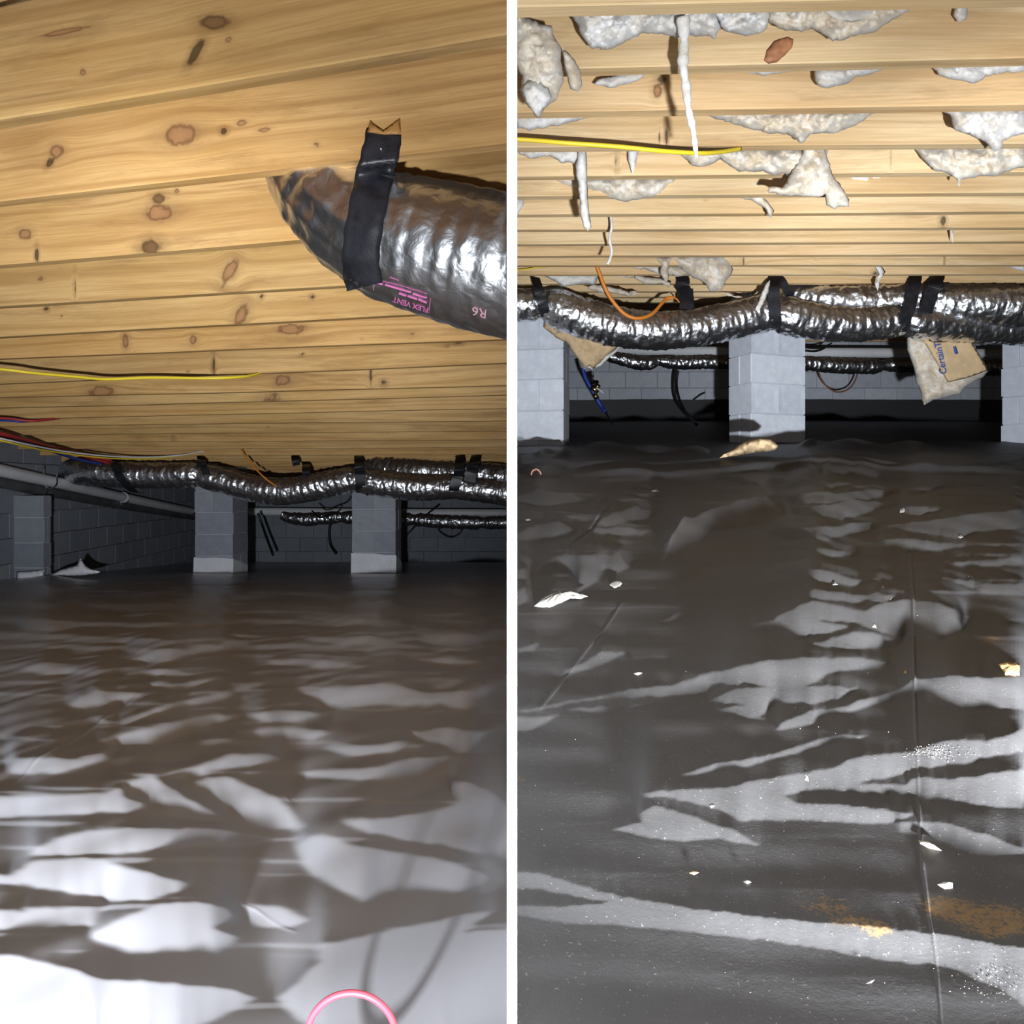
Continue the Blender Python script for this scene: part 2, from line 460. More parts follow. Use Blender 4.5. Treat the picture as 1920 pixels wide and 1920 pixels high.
def pillow(name, poly, depth, thick, mat, parent=None, step=5.0, jit=1.5, rough=0.4, fall=None, back=0.6, nscale=0.045, seed=None, flat=False, lean=None):
    """A padded solid whose outline runs through poly (px): bulges toward the viewer's side by thick, less at the back.
    lean: second depth at the bottom of the outline."""
    seed = random.random() * 50 if seed is None else seed
    b = densify(poly, step, jit, seed)
    A = np.array(b); lo = A.min(0); hi = A.max(0)
    gx, gy = np.meshgrid(np.arange(lo[0] + step / 2, hi[0], step), np.arange(lo[1] + step / 2, hi[1], step * 0.9))
    g = np.stack([gx.ravel(), gy.ravel()], 1)
    g = g + RNG.uniform(-.2, .2, g.shape) * step
    if len(g):
        g = g[inside(g, b)]
    if len(g):
        g = g[seg_dist(g, b) > step * 0.45]
    nb = len(b)
    allp = [Vector(q) for q in b] + [Vector(q) for q in g]
    vo, _, fo, orig, _, _ = delaunay_2d_cdt(allp, [], [list(range(nb))], 1, 1e-4)
    pts = np.array([(v.x, v.y) for v in vo])
    dist = seg_dist(pts, b)
    fall = fall or max(4.0, 0.45 * min(hi[0] - lo[0], hi[1] - lo[1]))
    prof = np.sqrt(np.clip(1 - (1 - np.clip(dist / fall, 0, 1)) ** 2, 0, 1))
    edge = dist < 0.6
    verts = []; front = []; backi = []
    for i, (x, y) in enumerate(pts):
        dd = depth if lean is None else depth + (lean - depth) * (y - lo[1]) / max(1e-6, hi[1] - lo[1])
        nz = fbm(x * nscale + seed, y * nscale, 3.3) + 0.45 * fbm(x * nscale * 3.3, y * nscale * 3.3 + seed, 7.7)
        t = thick * prof[i] * (1.0 + rough * nz) if not flat else thick * (min(1.0, dist[i] / 3.0) + rough * nz * prof[i])
        front.append(len(verts)); verts.append(P(x, y, dd - max(t, 0.0008)))
        # back sits behind, on the same sight line so that the outline holds
        if edge[i]: backi.append(front[-1])
        else:
            backi.append(len(verts)); verts.append(P(x, y, dd + back * thick * prof[i]))
    faces = []
    for f in fo:
        ar = sum(pts[f[k]][0] * pts[f[(k + 1) % len(f)]][1] - pts[f[(k + 1) % len(f)]][0] * pts[f[k]][1] for k in range(len(f)))
        ff = list(f)[::-1] if ar > 0 else list(f)
        q = [front[i] for i in ff]
        faces.append(tuple(q))
        r = [backi[i] for i in ff][::-1]
        if sorted(q) != sorted(r): faces.append(tuple(r))
    return link_mesh(name, verts, faces, mat, parent)

# ------------------------------------------------------------------ added divider between the two crawl spaces, keeps their light apart
def divider(name, y0, y1, t0):
    me = box_verts(t0, y1 - y0, 4.2)
    o = mesh_object(name, me, (0, (y0 + y1) / 2, 0.0), mat=M_PANEL)
    return tag(o, kind='structure')
divider('wall_added_divider', 0.20, L_BACK + 0.1, 19.0 * 0.20 / F)
divider('wall_light_block', -4.2, -0.012, 0.02)  # unseen panel added so neither lamp lights the other space
# added skin stops light leaking between the panels, with a notch for the viewer
def skin(name, y0, y1, z0, z1):
    o = mesh_object(name, box_verts(0.00012, y1 - y0, z1 - z0), (0, (y0 + y1) / 2, (z0 + z1) / 2), mat=M_PANEL)
    return tag(o, kind='structure')
skin('light_seal_1', 0.014, 0.2, -2.1, 2.1)
skin('light_seal_2', -0.012, 0.014, 0.03, 2.1)
skin('light_seal_3', -0.012, 0.014, -2.1, -0.03)

# ------------------------------------------------------------------ joists
JH, JT = 0.235, 0.038
def joist(parent, plane, mat, pl, pr, xl, xr, idx, nx, nz, knots=(), tint=None, rnd=3, stains=()):
    A = on(plane, *pl); B = on(plane, *pr)
    u = B - A; u.normalize()
    up = Vector((0, 0, 1)); up = (up - up.dot(u) * u).normalized()
    nn = up.cross(u)
    sl = (xl - A.x) / u.x; sr = (xr - A.x) / u.x
    A0 = A + u * sl; Ltot = sr - sl
    ch = 0.003
    prof = [(ch, 0.0)] + [(0.0, ch + (JH - ch) * (k / nz) ** 1.0) for k in range(nz + 1)] + [(JT, JH), (JT, ch), (JT - ch, 0.0)]
    kl = []
    fn = nn
    for k in knots:
        px, py, rx, ry = k[:4]; ty = k[4] if len(k) > 4 else 0.0; tilt = k[5] if len(k) > 5 else 0.0
        ray = P(px, py, 1.0)
        t = A0.dot(fn) / ray.dot(fn)
        H = ray * t - A0
        kl.append((H.dot(u), H.dot(up), rx * t / F, ry * t / F, ty, tilt))
    rr = random.Random(idx * 13 + 5)
    for _ in range(rnd):
        r = rr.uniform(0.004, 0.010)
        kl.append((rr.uniform(0, Ltot), rr.uniform(0.02, 0.2), r * rr.uniform(1, 1.8), r, 0.0 if rr.random() < 0.7 else 1.0, rr.uniform(-.5, .5)))
    m = len(prof)
    S = np.linspace(0, Ltot, nx)
    sg, kg = np.meshgrid(S, np.arange(m), indexing='ij')
    pn = np.array([p[0] for p in prof]); pz = np.array([p[1] for p in prof])
    # a little bow and twist so that edges are not ruler-straight
    bow = 0.004 * np.sin(S * 1.3 + idx) + 0.002 * np.sin(S * 4.1 + idx * 2)
    V = (np.array(A0)[None, None] + sg[..., None] * np.array(u) + (pz[kg] + bow[:, None] * 0.6)[..., None] * np.array(up)
         + (pn[kg] + bow[:, None])[..., None] * np.array(nn))
    gx = sg.copy(); gz = pz[kg] - pn[kg] * 1.0
    gv = gz.copy(); kr = np.full_like(gx, 9.0); kt = np.zeros_like(gx)
    gv += 0.006 * np.sin(gx * 2.1 + idx) + 0.004 * np.sin(gx * 5.3 + idx * 3)
    for (ks, kz, rx, rz, ty, tilt) in kl:
        dx = gx - ks; dz = pz[kg] - kz
        c_, s_ = math.cos(tilt), math.sin(tilt)
        ax = (dx * c_ + dz * s_) / rx; az = (-dx * s_ + dz * c_) / rz
        r2 = np.sqrt(ax ** 2 + az ** 2)
        r2 = np.where(kg <= nz + 2, r2, 9)
        sel = r2 < kr
        kt = np.where(sel, ty, kt); kr = np.minimum(kr, r2)
        g = np.exp(-((dx / (rx * 2.6)) ** 2 + (dz / (rz * 1.9)) ** 2))
        gv -= dz * g * 0.85
    sg_ = np.zeros_like(gx)
    for (px, py, rx, ry, amt) in stains:
        t = A0.dot(nn) / P(px, py, 1.0).dot(nn); Hs = P(px, py, 1.0) * t - A0
        sg_ = np.maximum(sg_, amt * np.exp(-((gx - Hs.dot(u)) / (rx * t / F)) ** 2 - ((pz[kg] - Hs.dot(up)) / (ry * t / F)) ** 2))
    faces = []
    for i in range(nx - 1):
        for j in range(m):
            k = (j + 1) % m
            faces.append((i * m + j, (i + 1) * m + j, (i + 1) * m + k, i * m + k))
    faces.append(tuple(range(m))); faces.append(tuple((nx - 1) * m + j for j in range(m - 1, -1, -1)))
    o = link_mesh('joist', V.reshape(-1, 3), faces, mat, parent, smooth=False)
    fattr(o, 'gx', gx.ravel() + idx * 3.7); fattr(o, 'gv', gv.ravel()); fattr(o, 'kr', kr.ravel()); fattr(o, 'kt', kt.ravel())
    fattr(o, 'stn', sg_.ravel())
    fattr(o, 'bid', np.full(gx.size, float(idx)))
    return o

def ceiling_slab(name, plane, x0, x1, y0, y1):
    z = JH + 0.006
    v = []
    for dz in (z, z + 0.02):
        for (x, y) in ((x0, y0), (x1, y0), (x1, y1), (x0, y1)): v.append((x, y, zp(plane, y) + dz))
    f = [(3, 2, 1, 0), (4, 5, 6, 7), (0, 1, 5, 4), (1, 2, 6, 5), (2, 3, 7, 6), (3, 0, 4, 7)]
    o = link_mesh(name, v, f, M_SUB, smooth=False)
    return tag(o, kind='structure')

ceil_l = ceiling_slab('ceiling', LC, -4.7, -0.02, 0.5, L_BACK)
ceil_r = ceiling_slab('ceiling', RC, 0.02, 7.2, 0.6, R_BACK)

LJ = [(-39, -321), (220, 64), (375, 267), (495, 415), (572, 517), (630, 581), (672, 635), (719, 680), (745, 722), (764, 741),
      (785, 766), (799, 789), (816, 807.5), (830, 824), (842.5, 839), (854, 852.5), (865.5, 865), (875.5, 874), (882.5, 882)]
LSTAIN = {1: [(120, 165, 260, 42, 1.0), (420, 120, 170, 34, .8), (800, 60, 220, 30, .6)], 2: [(60, 300, 70, 44, .8), (700, 290, 180, 14, .35), (60, 250, 60, 16, .5)],
          3: [(420, 440, 160, 18, .4)], 7: [(240, 680, 200, 20, .4)], 9: [(140, 745, 130, 14, .6)]}
LK = {1: [(400, 42, 30, 12, 0.6, -0.2), (366, 98, 22, 9, 1, 0.9), (120, 60, 60, 5, 0)],
      2: [(340, 252, 34, 20, 0, 0.0), (420, 246, 7, 6, 1), (105, 284, 14, 13, 0), (92, 305, 10, 6, 1, .8), (455, 230, 10, 5, 0), (497, 243, 12, 4, 0)],
      3: [(300, 372, 13, 9, 0.7), (300, 398, 28, 14, 0.0), (285, 462, 19, 13, 0.8), (48, 438, 13, 10, 0), (70, 478, 4, 12, 1)],
      4: [(432, 507, 11, 24, 0.1, -0.55), (78, 520, 7, 5, 0), (142, 540, 2, 18, 1)],
      5: [(452, 590, 11, 22, 0.1, -0.5), (490, 557, 4, 4, 1), (585, 557, 4, 4, 1)],
      6: [(235, 640, 6, 14, 0.2), (362, 638, 7, 8, 0), (545, 618, 26, 10, 0.0)],
      7: [(400, 684, 3, 20, 1), (860, 640, 8, 4, 1)],
      8: [(190, 735, 24, 10, 0), (530, 712, 16, 9, 0), (695, 700, 2, 16, 1), (720, 717, 5, 5, 1)],
      9: [(510, 745, 20, 7, 0)], 13: [(326, 822, 4, 4, 1)]}
for i, (a, b) in enumerate(LJ):
    near = i <= 3
    yl = depth_on(LC, a if i else 20)
    xl = -(0.70 * yl + 0.5) if i < 12 else -4.55
    nx, nz = (300, 30) if near else ((220, 14) if i < 9 else (120, 6))
    joist(ceil_l, LC, M_WOOD_L, (19, a), (950, b), max(xl, -4.55), -0.004, i, nx, nz, LK.get(i, ()), rnd=2 if near else 4, stains=LSTAIN.get(i, ()))
# the last joists before the far wall, past the ducts
for i in range(3):
    yy = depth_on(LC, 882) + 0.5 + i * 0.36
    py = HC - zp(LC, yy) / yy * F
    joist(ceil_l, LC, M_WOOD_L, (19, py), (950, py), -4.55, -0.004, 19 + i, 40, 3, (), rnd=0)

RSTAIN = {2: [(1800, 62, 170, 26, .75), (1890, 85, 120, 20, .6)], 3: [(1620, 165, 60, 22, .3)], 4: [(1350, 250, 420, 40, .35)], 6: [(1790, 345, 150, 10, .8), (1300, 350, 90, 10, .5)], 9: [(1740, 440, 200, 9, .4)]}
RJ = [(-165, -185), (12, -8), (130, 108), (210, 196), (276, 269), (331, 322), (368, 360), (402, 396), (430, 426), (457, 453), (480, 477),
      (498, 496), (515, 513.5), (532, 530), (546, 545), (557, 556), (567, 566)]
RK = {3: [(1232, 170, 8, 12, 0.0)],
      4: [(1250, 258, 3, 16, 1, 0.1), (1237, 258, 1.5, 10, 1)],
      5: [(1157, 300, 3, 16, 0.4), (1670, 300, 1.5, 16, 1)],
      12: [(1640, 510, 6, 5, 1)],
      11: [(1395, 488, 2, 9, 1), (1500, 487, 1.5, 9, 1), (1523, 487, 1.5, 9, 1), (1770, 487, 2, 9, 1)],
      8: [(1768, 415, 5, 10, 1)]}
for i, (a, b) in enumerate(RJ):
    near = i <= 4
    yr = depth_on(RC, b if i else 20)
    xr = min(0.70 * yr + 0.6, 7.0)
    nx, nz = (300, 24) if near else ((200, 10) if i < 9 else (120, 5))
    joist(ceil_r, RC, M_WOOD_R, (970, a), (1900, b), 0.004, xr, 40 + i, nx, nz, RK.get(i, ()), rnd=2, stains=RSTAIN.get(i, ()))
for i in range(5):
    yy = depth_on(RC, 567) + 0.45 + i * 0.7
    py = HC - zp(RC, yy) / yy * F
    joist(ceil_r, RC, M_WOOD_R, (970, py), (1900, py), 0.004, 7.0, 60 + i, 40, 3, (), rnd=0)

# the reddish knot standing proud on the second joist of the right bay
kn = pillow('knot', [(1432, 113), (1438, 94), (1452, 76), (1478, 67), (1489, 72), (1485, 90), (1470, 106), (1456, 117), (1441, 120)],
            depth_on(RC, 118) - 0.004, 0.012, plain('reddish_knot', (0.42, 0.185, 0.09), 0.6, noise_amt=0.35, noise_scale=30), ceil_r.children[2] if False else ceil_r, jit=1.2, step=5)
kn['label'] = 'reddish brown knot'

# ------------------------------------------------------------------ ground: soil below, plastic on top
def soil(name, plane, x0, x1, y1, y0=-1.5):
    v = [(x, y, zp(plane, y) - 0.06) for (x, y) in ((x0, y0), (x1, y0), (x1, y1), (x0, y1))]
    v += [(x, y, z - 0.1) for x, y, z in v]
    f = [(0, 1, 2, 3), (7, 6, 5, 4), (0, 4, 5, 1), (1, 5, 6, 2), (2, 6, 7, 3), (3, 7, 4, 0)]
    return tag(link_mesh(name, v, f, M_SOIL, smooth=False), kind='structure')
soil('floor', LF, -5.2, -0.02, L_BACK + 0.2)
soil('floor', RF, 0.02, 7.4, R_BACK + 0.2)

def blur(a, sx, sy):
    for ax, s in ((0, sy), (1, sx)):
        if s <= 0: continue
        r = int(3 * s) + 1
        k = np.exp(-0.5 * (np.arange(-r, r + 1) / s) ** 2); k /= k.sum()
        pad = [(r, r) if i == ax else (0, 0) for i in range(2)]
        p = np.pad(a, pad, mode='edge')
        a = sum(k[j] * (p[j:j + a.shape[0], :] if ax == 0 else p[:, j:j + a.shape[1]]) for j in range(2 * r + 1))
    return a

def raster(polys, cols, rows):
    """cover of the polygons on the (row, col) grid, in px"""
    out = np.zeros((len(rows), len(cols)))
    for poly in polys:
        wgt = 1.0
        if isinstance(poly, tuple): wgt, poly = poly
        poly = densify(poly, 7.0, 2.6, len(poly) * 1.7 + poly[0][0] * 0.01)
        A = np.array(poly, float)
        ci = np.where((cols >= A[:, 0].min()) & (cols <= A[:, 0].max()))[0]
        ri = np.where((rows >= A[:, 1].min()) & (rows <= A[:, 1].max()))[0]
        if not len(ci) or not len(ri): continue
        X, Y = np.meshgrid(cols[ci], rows[ri])
        m = inside(np.stack([X.ravel(), Y.ravel()], 1), poly).reshape(X.shape)
        sub = out[np.ix_(ri, ci)]
        out[np.ix_(ri, ci)] = np.maximum(sub, m * wgt)
    return out

def grid_noise(X, Y, waves):
    """sum of plane waves with a wandering phase: long soft folds"""
    out = np.zeros_like(X)
    for (kx, ky, ph, amp, wob, wk) in waves:
        out += amp * np.sin(kx * X + ky * Y + ph + wob * np.sin(wk * X + 1.7 * ph) + 0.6 * wob * np.sin(1.7 * wk * Y + 0.4 * wk * X + ph))
    return out

def plastic(name, plane, cols, rows, fields, mat, extra_rows=None):
    """rows of pixels turned into ground depth; fields(cols, rows, X, Y) -> height above the plane"""
    yd = plane[0] / ((HC - rows) / F - plane[1])
    X = (cols[None, :] - CX) / F * yd[:, None]
    Y = np.repeat(yd[:, None], len(cols), 1)
    H, attrs = fields(cols, rows, X, Y, yd)
    Z = plane[0] + plane[1] * Y + H
    if extra_rows is not None:
        for (dy, dz) in extra_rows:
            X = np.vstack([X, X[-1:]]); Y = np.vstack([Y, Y[-1:] + dy]); Z = np.vstack([Z, Z[-1:] + dz])
            for k in attrs: attrs[k] = np.vstack([attrs[k], attrs[k][-1:]])
    nr, nc = X.shape
    V = np.stack([X, Y, Z], -1).reshape(-1, 3).astype(np.float32)
    i = np.arange(nr - 1)[:, None] * nc + np.arange(nc - 1)[None, :]
    fc = np.stack([i, i + 1, i + nc + 1, i + nc], -1).reshape(-1, 4).astype(np.int32)
    me = bpy.data.meshes.new(name)
    me.vertices.add(len(V)); me.vertices.foreach_set('co', V.ravel())
    me.loops.add(fc.size); me.loops.foreach_set('vertex_index', fc.ravel())
    me.polygons.add(len(fc)); me.polygons.foreach_set('loop_start', np.arange(len(fc), dtype=np.int32) * 4)
    me.update(calc_edges=True); me.validate()
    me.polygons.foreach_set('use_smooth', [True] * len(fc))
    me.materials.append(mat)
    o = bpy.data.objects.new(name, me); COL.objects.link(o)
    for k, a in attrs.items(): fattr(o, k, a.ravel())
    scr = np.stack([CX + F * X / Y, HC - F * Z / Y], -1).reshape(-1, 2)
    return o, V, scr

def folds(polys, extra, cols, rows, plane, yd, dist, lamp_h, gain, fall, leak, sx, sy, damp, side=4, mixs=0.07, rounds=3):
    """Lit faces rise away from the viewer, the others fall away. The slope is integrated along each line of sight;
    after each round the pattern is sampled where the raised ground really shows."""
    lit0 = blur(raster(polys, cols, rows), sx, sy)
    if extra is not None: lit0 = np.clip(lit0 + extra, 0, 1)
    lit = lit0.copy()
    base = plane[0] + plane[1] * yd
    rasc = rows[::-1]
    for it in range(rounds):
        h = np.zeros_like(lit)
        for r in range(1, lit.shape[0]):
            dy = yd[r] - yd[r - 1]
            e = lamp_h / dist[r]
            s = lit[r] * e * gain(yd[r]) - (1 - lit[r]) * fall * e
            hp = h[r - 1]
            k = side
            hp = (1 - mixs) * hp + mixs * 0.5 * (np.concatenate([hp[k:], np.repeat(hp[-1], k)]) + np.concatenate([np.repeat(hp[0], k), hp[:-k]]))
            h[r] = hp * math.exp(-dy / (leak * yd[r])) + s * dy
        h = blur(h, sx * 1.1, 0.4)
        h *= damp
        if it == rounds - 1: break
        scr = HC - F * (base[:, None] + h) / yd[:, None]
        fi = len(rows) - 1 - np.interp(scr, rasc, np.arange(len(rows)))
        i0 = np.clip(np.floor(fi).astype(int), 0, len(rows) - 2); fr = np.clip(fi - i0, 0, 1)
        cc = np.arange(lit.shape[1])[None, :]
        lit = lit0[i0, cc] * (1 - fr) + lit0[i0 + 1, cc] * fr
    return h

def line_field(cols, rows, line, width):
    """gaussian profile about a pixel polyline"""
    A = np.array(line, float)
    Xc, Yr = np.meshgrid(cols, rows)
    out = np.zeros_like(Xc)
    x0, x1 = A[:, 0].min() - 4 * width, A[:, 0].max() + 4 * width
    y0, y1 = A[:, 1].min() - 4 * width, A[:, 1].max() + 4 * width
    sel = (Xc > x0) & (Xc < x1) & (Yr > y0) & (Yr < y1)
    pts = np.stack([Xc[sel], Yr[sel]], 1)
    best = np.full(len(pts), 1e9); tp = np.zeros(len(pts)); cum = np.concatenate([[0], np.cumsum(np.linalg.norm(np.diff(A, axis=0), axis=1))])
    for i in range(len(A) - 1):
        a, b = A[i], A[i + 1]; d = b - a
        t = np.clip(((pts - a) @ d) / (d @ d), 0, 1)
        q = np.linalg.norm(pts - a - t[:, None] * d, axis=1)
        tp = np.where(q < best, (cum[i] + t * np.linalg.norm(d)) / cum[-1], tp)
        best = np.minimum(best, q)
    out[sel] = np.exp(-(best / width) ** 2) * np.clip(np.minimum(tp, 1 - tp) / 0.12, 0, 1) ** 0.7 * (0.75 + 0.25 * np.sin(tp * 17 + A[0, 0]))
    return out

LEFT_LIT = [
    [(20,1492),(60,1488),(120,1485),(200,1482),(230,1472),(240,1490),(280,1502),(270,1515),(200,1520),(150,1523),(60,1525),(20,1530),(-200,1540),(-200,1500)],
    [(55,1600),(100,1570),(160,1555),(240,1548),(330,1550),(420,1555),(500,1565),(480,1580),(400,1585),(330,1585),(250,1598),(150,1600)],
    [(20,1640),(60,1612),(150,1605),(240,1625),(300,1640),(360,1655),(340,1670),(280,1685),(220,1685),(120,1670),(20,1655),(-200,1650),(-200,1630)],
    [(230,1462),(285,1448),(315,1465),(360,1498),(420,1532),(370,1535),(310,1520),(270,1492)],
    [(340,1462),(420,1455),(480,1475),(540,1510),(575,1552),(500,1548),(440,1522),(390,1490)],
    [(310,1445),(380,1430),(440,1412),(500,1412),(540,1425),(490,1432),(420,1440),(350,1453)],
    [(180,1385),(230,1370),(300,1350),(400,1335),(450,1338),(420,1350),(350,1365),(300,1385),(230,1390)],
    [(165,1340),(190,1350),(230,1345),(290,1322),(340,1305),(400,1295),(470,1285),(420,1305),(340,1318),(290,1330),(235,1348)],
    [(130,1320),(150,1300),(180,1285),(230,1290),(275,1298),(200,1310),(150,1322)],
    [(235,1225),(280,1212),(350,1203),(420,1200),(470,1203),(430,1215),(350,1222),(280,1232)],
    [(455,1335),(520,1330),(600,1338),(560,1350),(500,1352)],
    [(440,1370),(500,1365),(560,1365),(620,1375),(580,1385),(500,1385)],
    [(560,1300),(640,1285),(720,1275),(800,1290),(880,1280),(960,1272),(960,1300),(900,1320),(820,1310),(760,1318),(700,1312),(640,1322)],
    [(750,1365),(820,1355),(890,1360),(960,1370),(960,1400),(880,1405),(820,1390)],
    [(540,1450),(600,1445),(690,1435),(780,1410),(840,1415),(800,1440),(740,1460),(640,1458)],
    [(640,1540),(720,1530),(800,1520),(860,1500),(850,1462),(880,1462),(920,1480),(960,1515),(960,1628),(900,1605),(800,1580),(700,1560)],
    [(560,1580),(600,1565),(660,1580),(720,1590),(800,1605),(900,1630),(945,1660),(900,1672),(800,1665),(720,1668),(680,1690),(640,1670),(580,1630)],
    [(170,1755),(220,1725),(300,1695),(370,1690),(430,1700),(450,1725),(400,1740),(450,1755),(410,1785),(330,1782),(240,1785),(200,1775)],
    [(20,1790),(80,1800),(140,1815),(200,1835),(300,1840),(430,1850),(455,1858),(480,1870),(430,1895),(380,1920),(300,1945),(150,1945),(-200,1940),(-200,1800)],
    [(440,1690),(520,1700),(580,1725),(540,1740),(480,1735)],
    [(600,1770),(640,1765),(700,1750),(780,1730),(880,1710),(925,1712),(870,1745),(1000,1740),(1000,1945),(800,1945),(650,1945),(560,1915),(520,1870),(560,1840),(600,1800)],
    [(20,1705),(120,1700),(200,1700),(170,1735),(60,1738),(-200,1740),(-200,1705)],
    [(230,1255),(300,1247),(370,1252),(300,1260)], [(560,1195),(680,1185),(780,1195),(720,1205),(600,1203)],
    [(740,1190),(850,1185),(960,1180),(960,1195),(850,1200)], [(150,1410),(210,1400),(200,1420),(140,1432)],
    [(30,1165),(100,1160),(180,1160),(110,1180),(50,1182)], [(840,1105),(960,1100),(960,1112),(860,1114)],
    [(560,1155),(700,1150),(760,1165),(640,1165)], [(760,1226),(880,1222),(930,1230),(840,1236)], [(270,1276),(350,1270),(420,1262),(350,1282)],
    [(600,1400),(700,1390),(780,1378),(740,1400),(660,1412)], [(20,1420),(110,1412),(180,1420),(120,1440),(20,1448)],
    [(480,1240),(600,1236),(690,1244),(600,1252)], [(40,1250),(110,1246),(160,1252),(90,1262)], [(20,1100),(90,1096),(180,1104),(90,1110)],
    [(300,1120),(420,1114),(520,1118),(420,1126)],
]
def left_fields(cols, rows, X, Y, yd):
    # soft ripples fill the rest of the sheet
    rip = grid_noise(X * 1.0, np.log(Y + 0.2) * 6.0, [(1.1, 5.2, 0.3, 1.0, 1.3, 1.1), (-1.6, 7.9, 1.9, 0.8, 1.1, 1.9), (2.4, 12.0, 4.2, 0.6, 1.0, 2.6), (-3.2, 17.0, 2.2, 0.45, .9, 3.3), (4.0, 26.0, 5.0, .35, .9, 4.0)])
    far = np.clip((yd - 1.3) / 1.2, 0, 1)[:, None]
    ripl = 1 / (1 + np.exp(-(rip - 0.75) * 5))
    dist = np.hypot(yd + 0.30, 0.15)
    damp = np.clip((yd - 0.28) / 0.1, 0.2, 1)[:, None] * np.clip((8.5 - yd) / 3.0, 0.3, 1)[:, None]
    st = grid_noise(X * 2.2 / np.maximum(Y, .4), np.log(Y) * 9.0, [(1.3, 6.0, 1.3, 1.0, 1.2, 1.7), (-2.1, 11.0, 0.4, .9, 1.1, 2.3), (3.3, 19.0, 2.6, .8, 1.0, 3.1), (-4.4, 31.0, 5.0, .6, .8, 4.2)])
    near_st = 0.5 / (1 + np.exp(-(st - 1.7) * 5))
    h = folds(LEFT_LIT, np.maximum(far * ripl * 0.9, near_st), cols, rows, LF, yd, dist, 0.040, lambda y: 1.5 + 2.9 * min(y, 1.8), 1.4, 0.8, 2.4, 1.0, damp)
    h += 0.0006 * grid_noise(X * 30, Y * 26, [(1.0, 0.9, 0, 1, 1.2, .4), (-.7, 1.6, 2, .8, 1, .5), (1.9, -1.2, 1, .6, 1.2, .7)])
    h += 0.0010 * line_field(cols, rows, [(20, 1482), (60, 1445), (150, 1390), (330, 1265), (460, 1190), (535, 1155)], 3.0) * np.minimum(1, yd)[:, None]
    h += 0.0004 * line_field(cols, rows, [(478, 1456), (550, 1500)], 2.0)
    h += 0.0004 * line_field(cols, rows, [(350, 1640), (480, 1690), (560, 1738)], 2.2)
    return h, {}
cl = np.concatenate([np.arange(-700, -20, 14.0), np.arange(-20, 958.5, 2.0), [958.6]])
rl = np.concatenate([np.arange(2250, 1925, -16.0), np.arange(1925, 1120, -2.0), np.arange(1120, 1054.5, -0.7)])
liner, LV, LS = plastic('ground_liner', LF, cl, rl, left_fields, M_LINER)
tag(liner, 'white ground liner with soft folds covering the crawl space floor', 'plastic sheet')

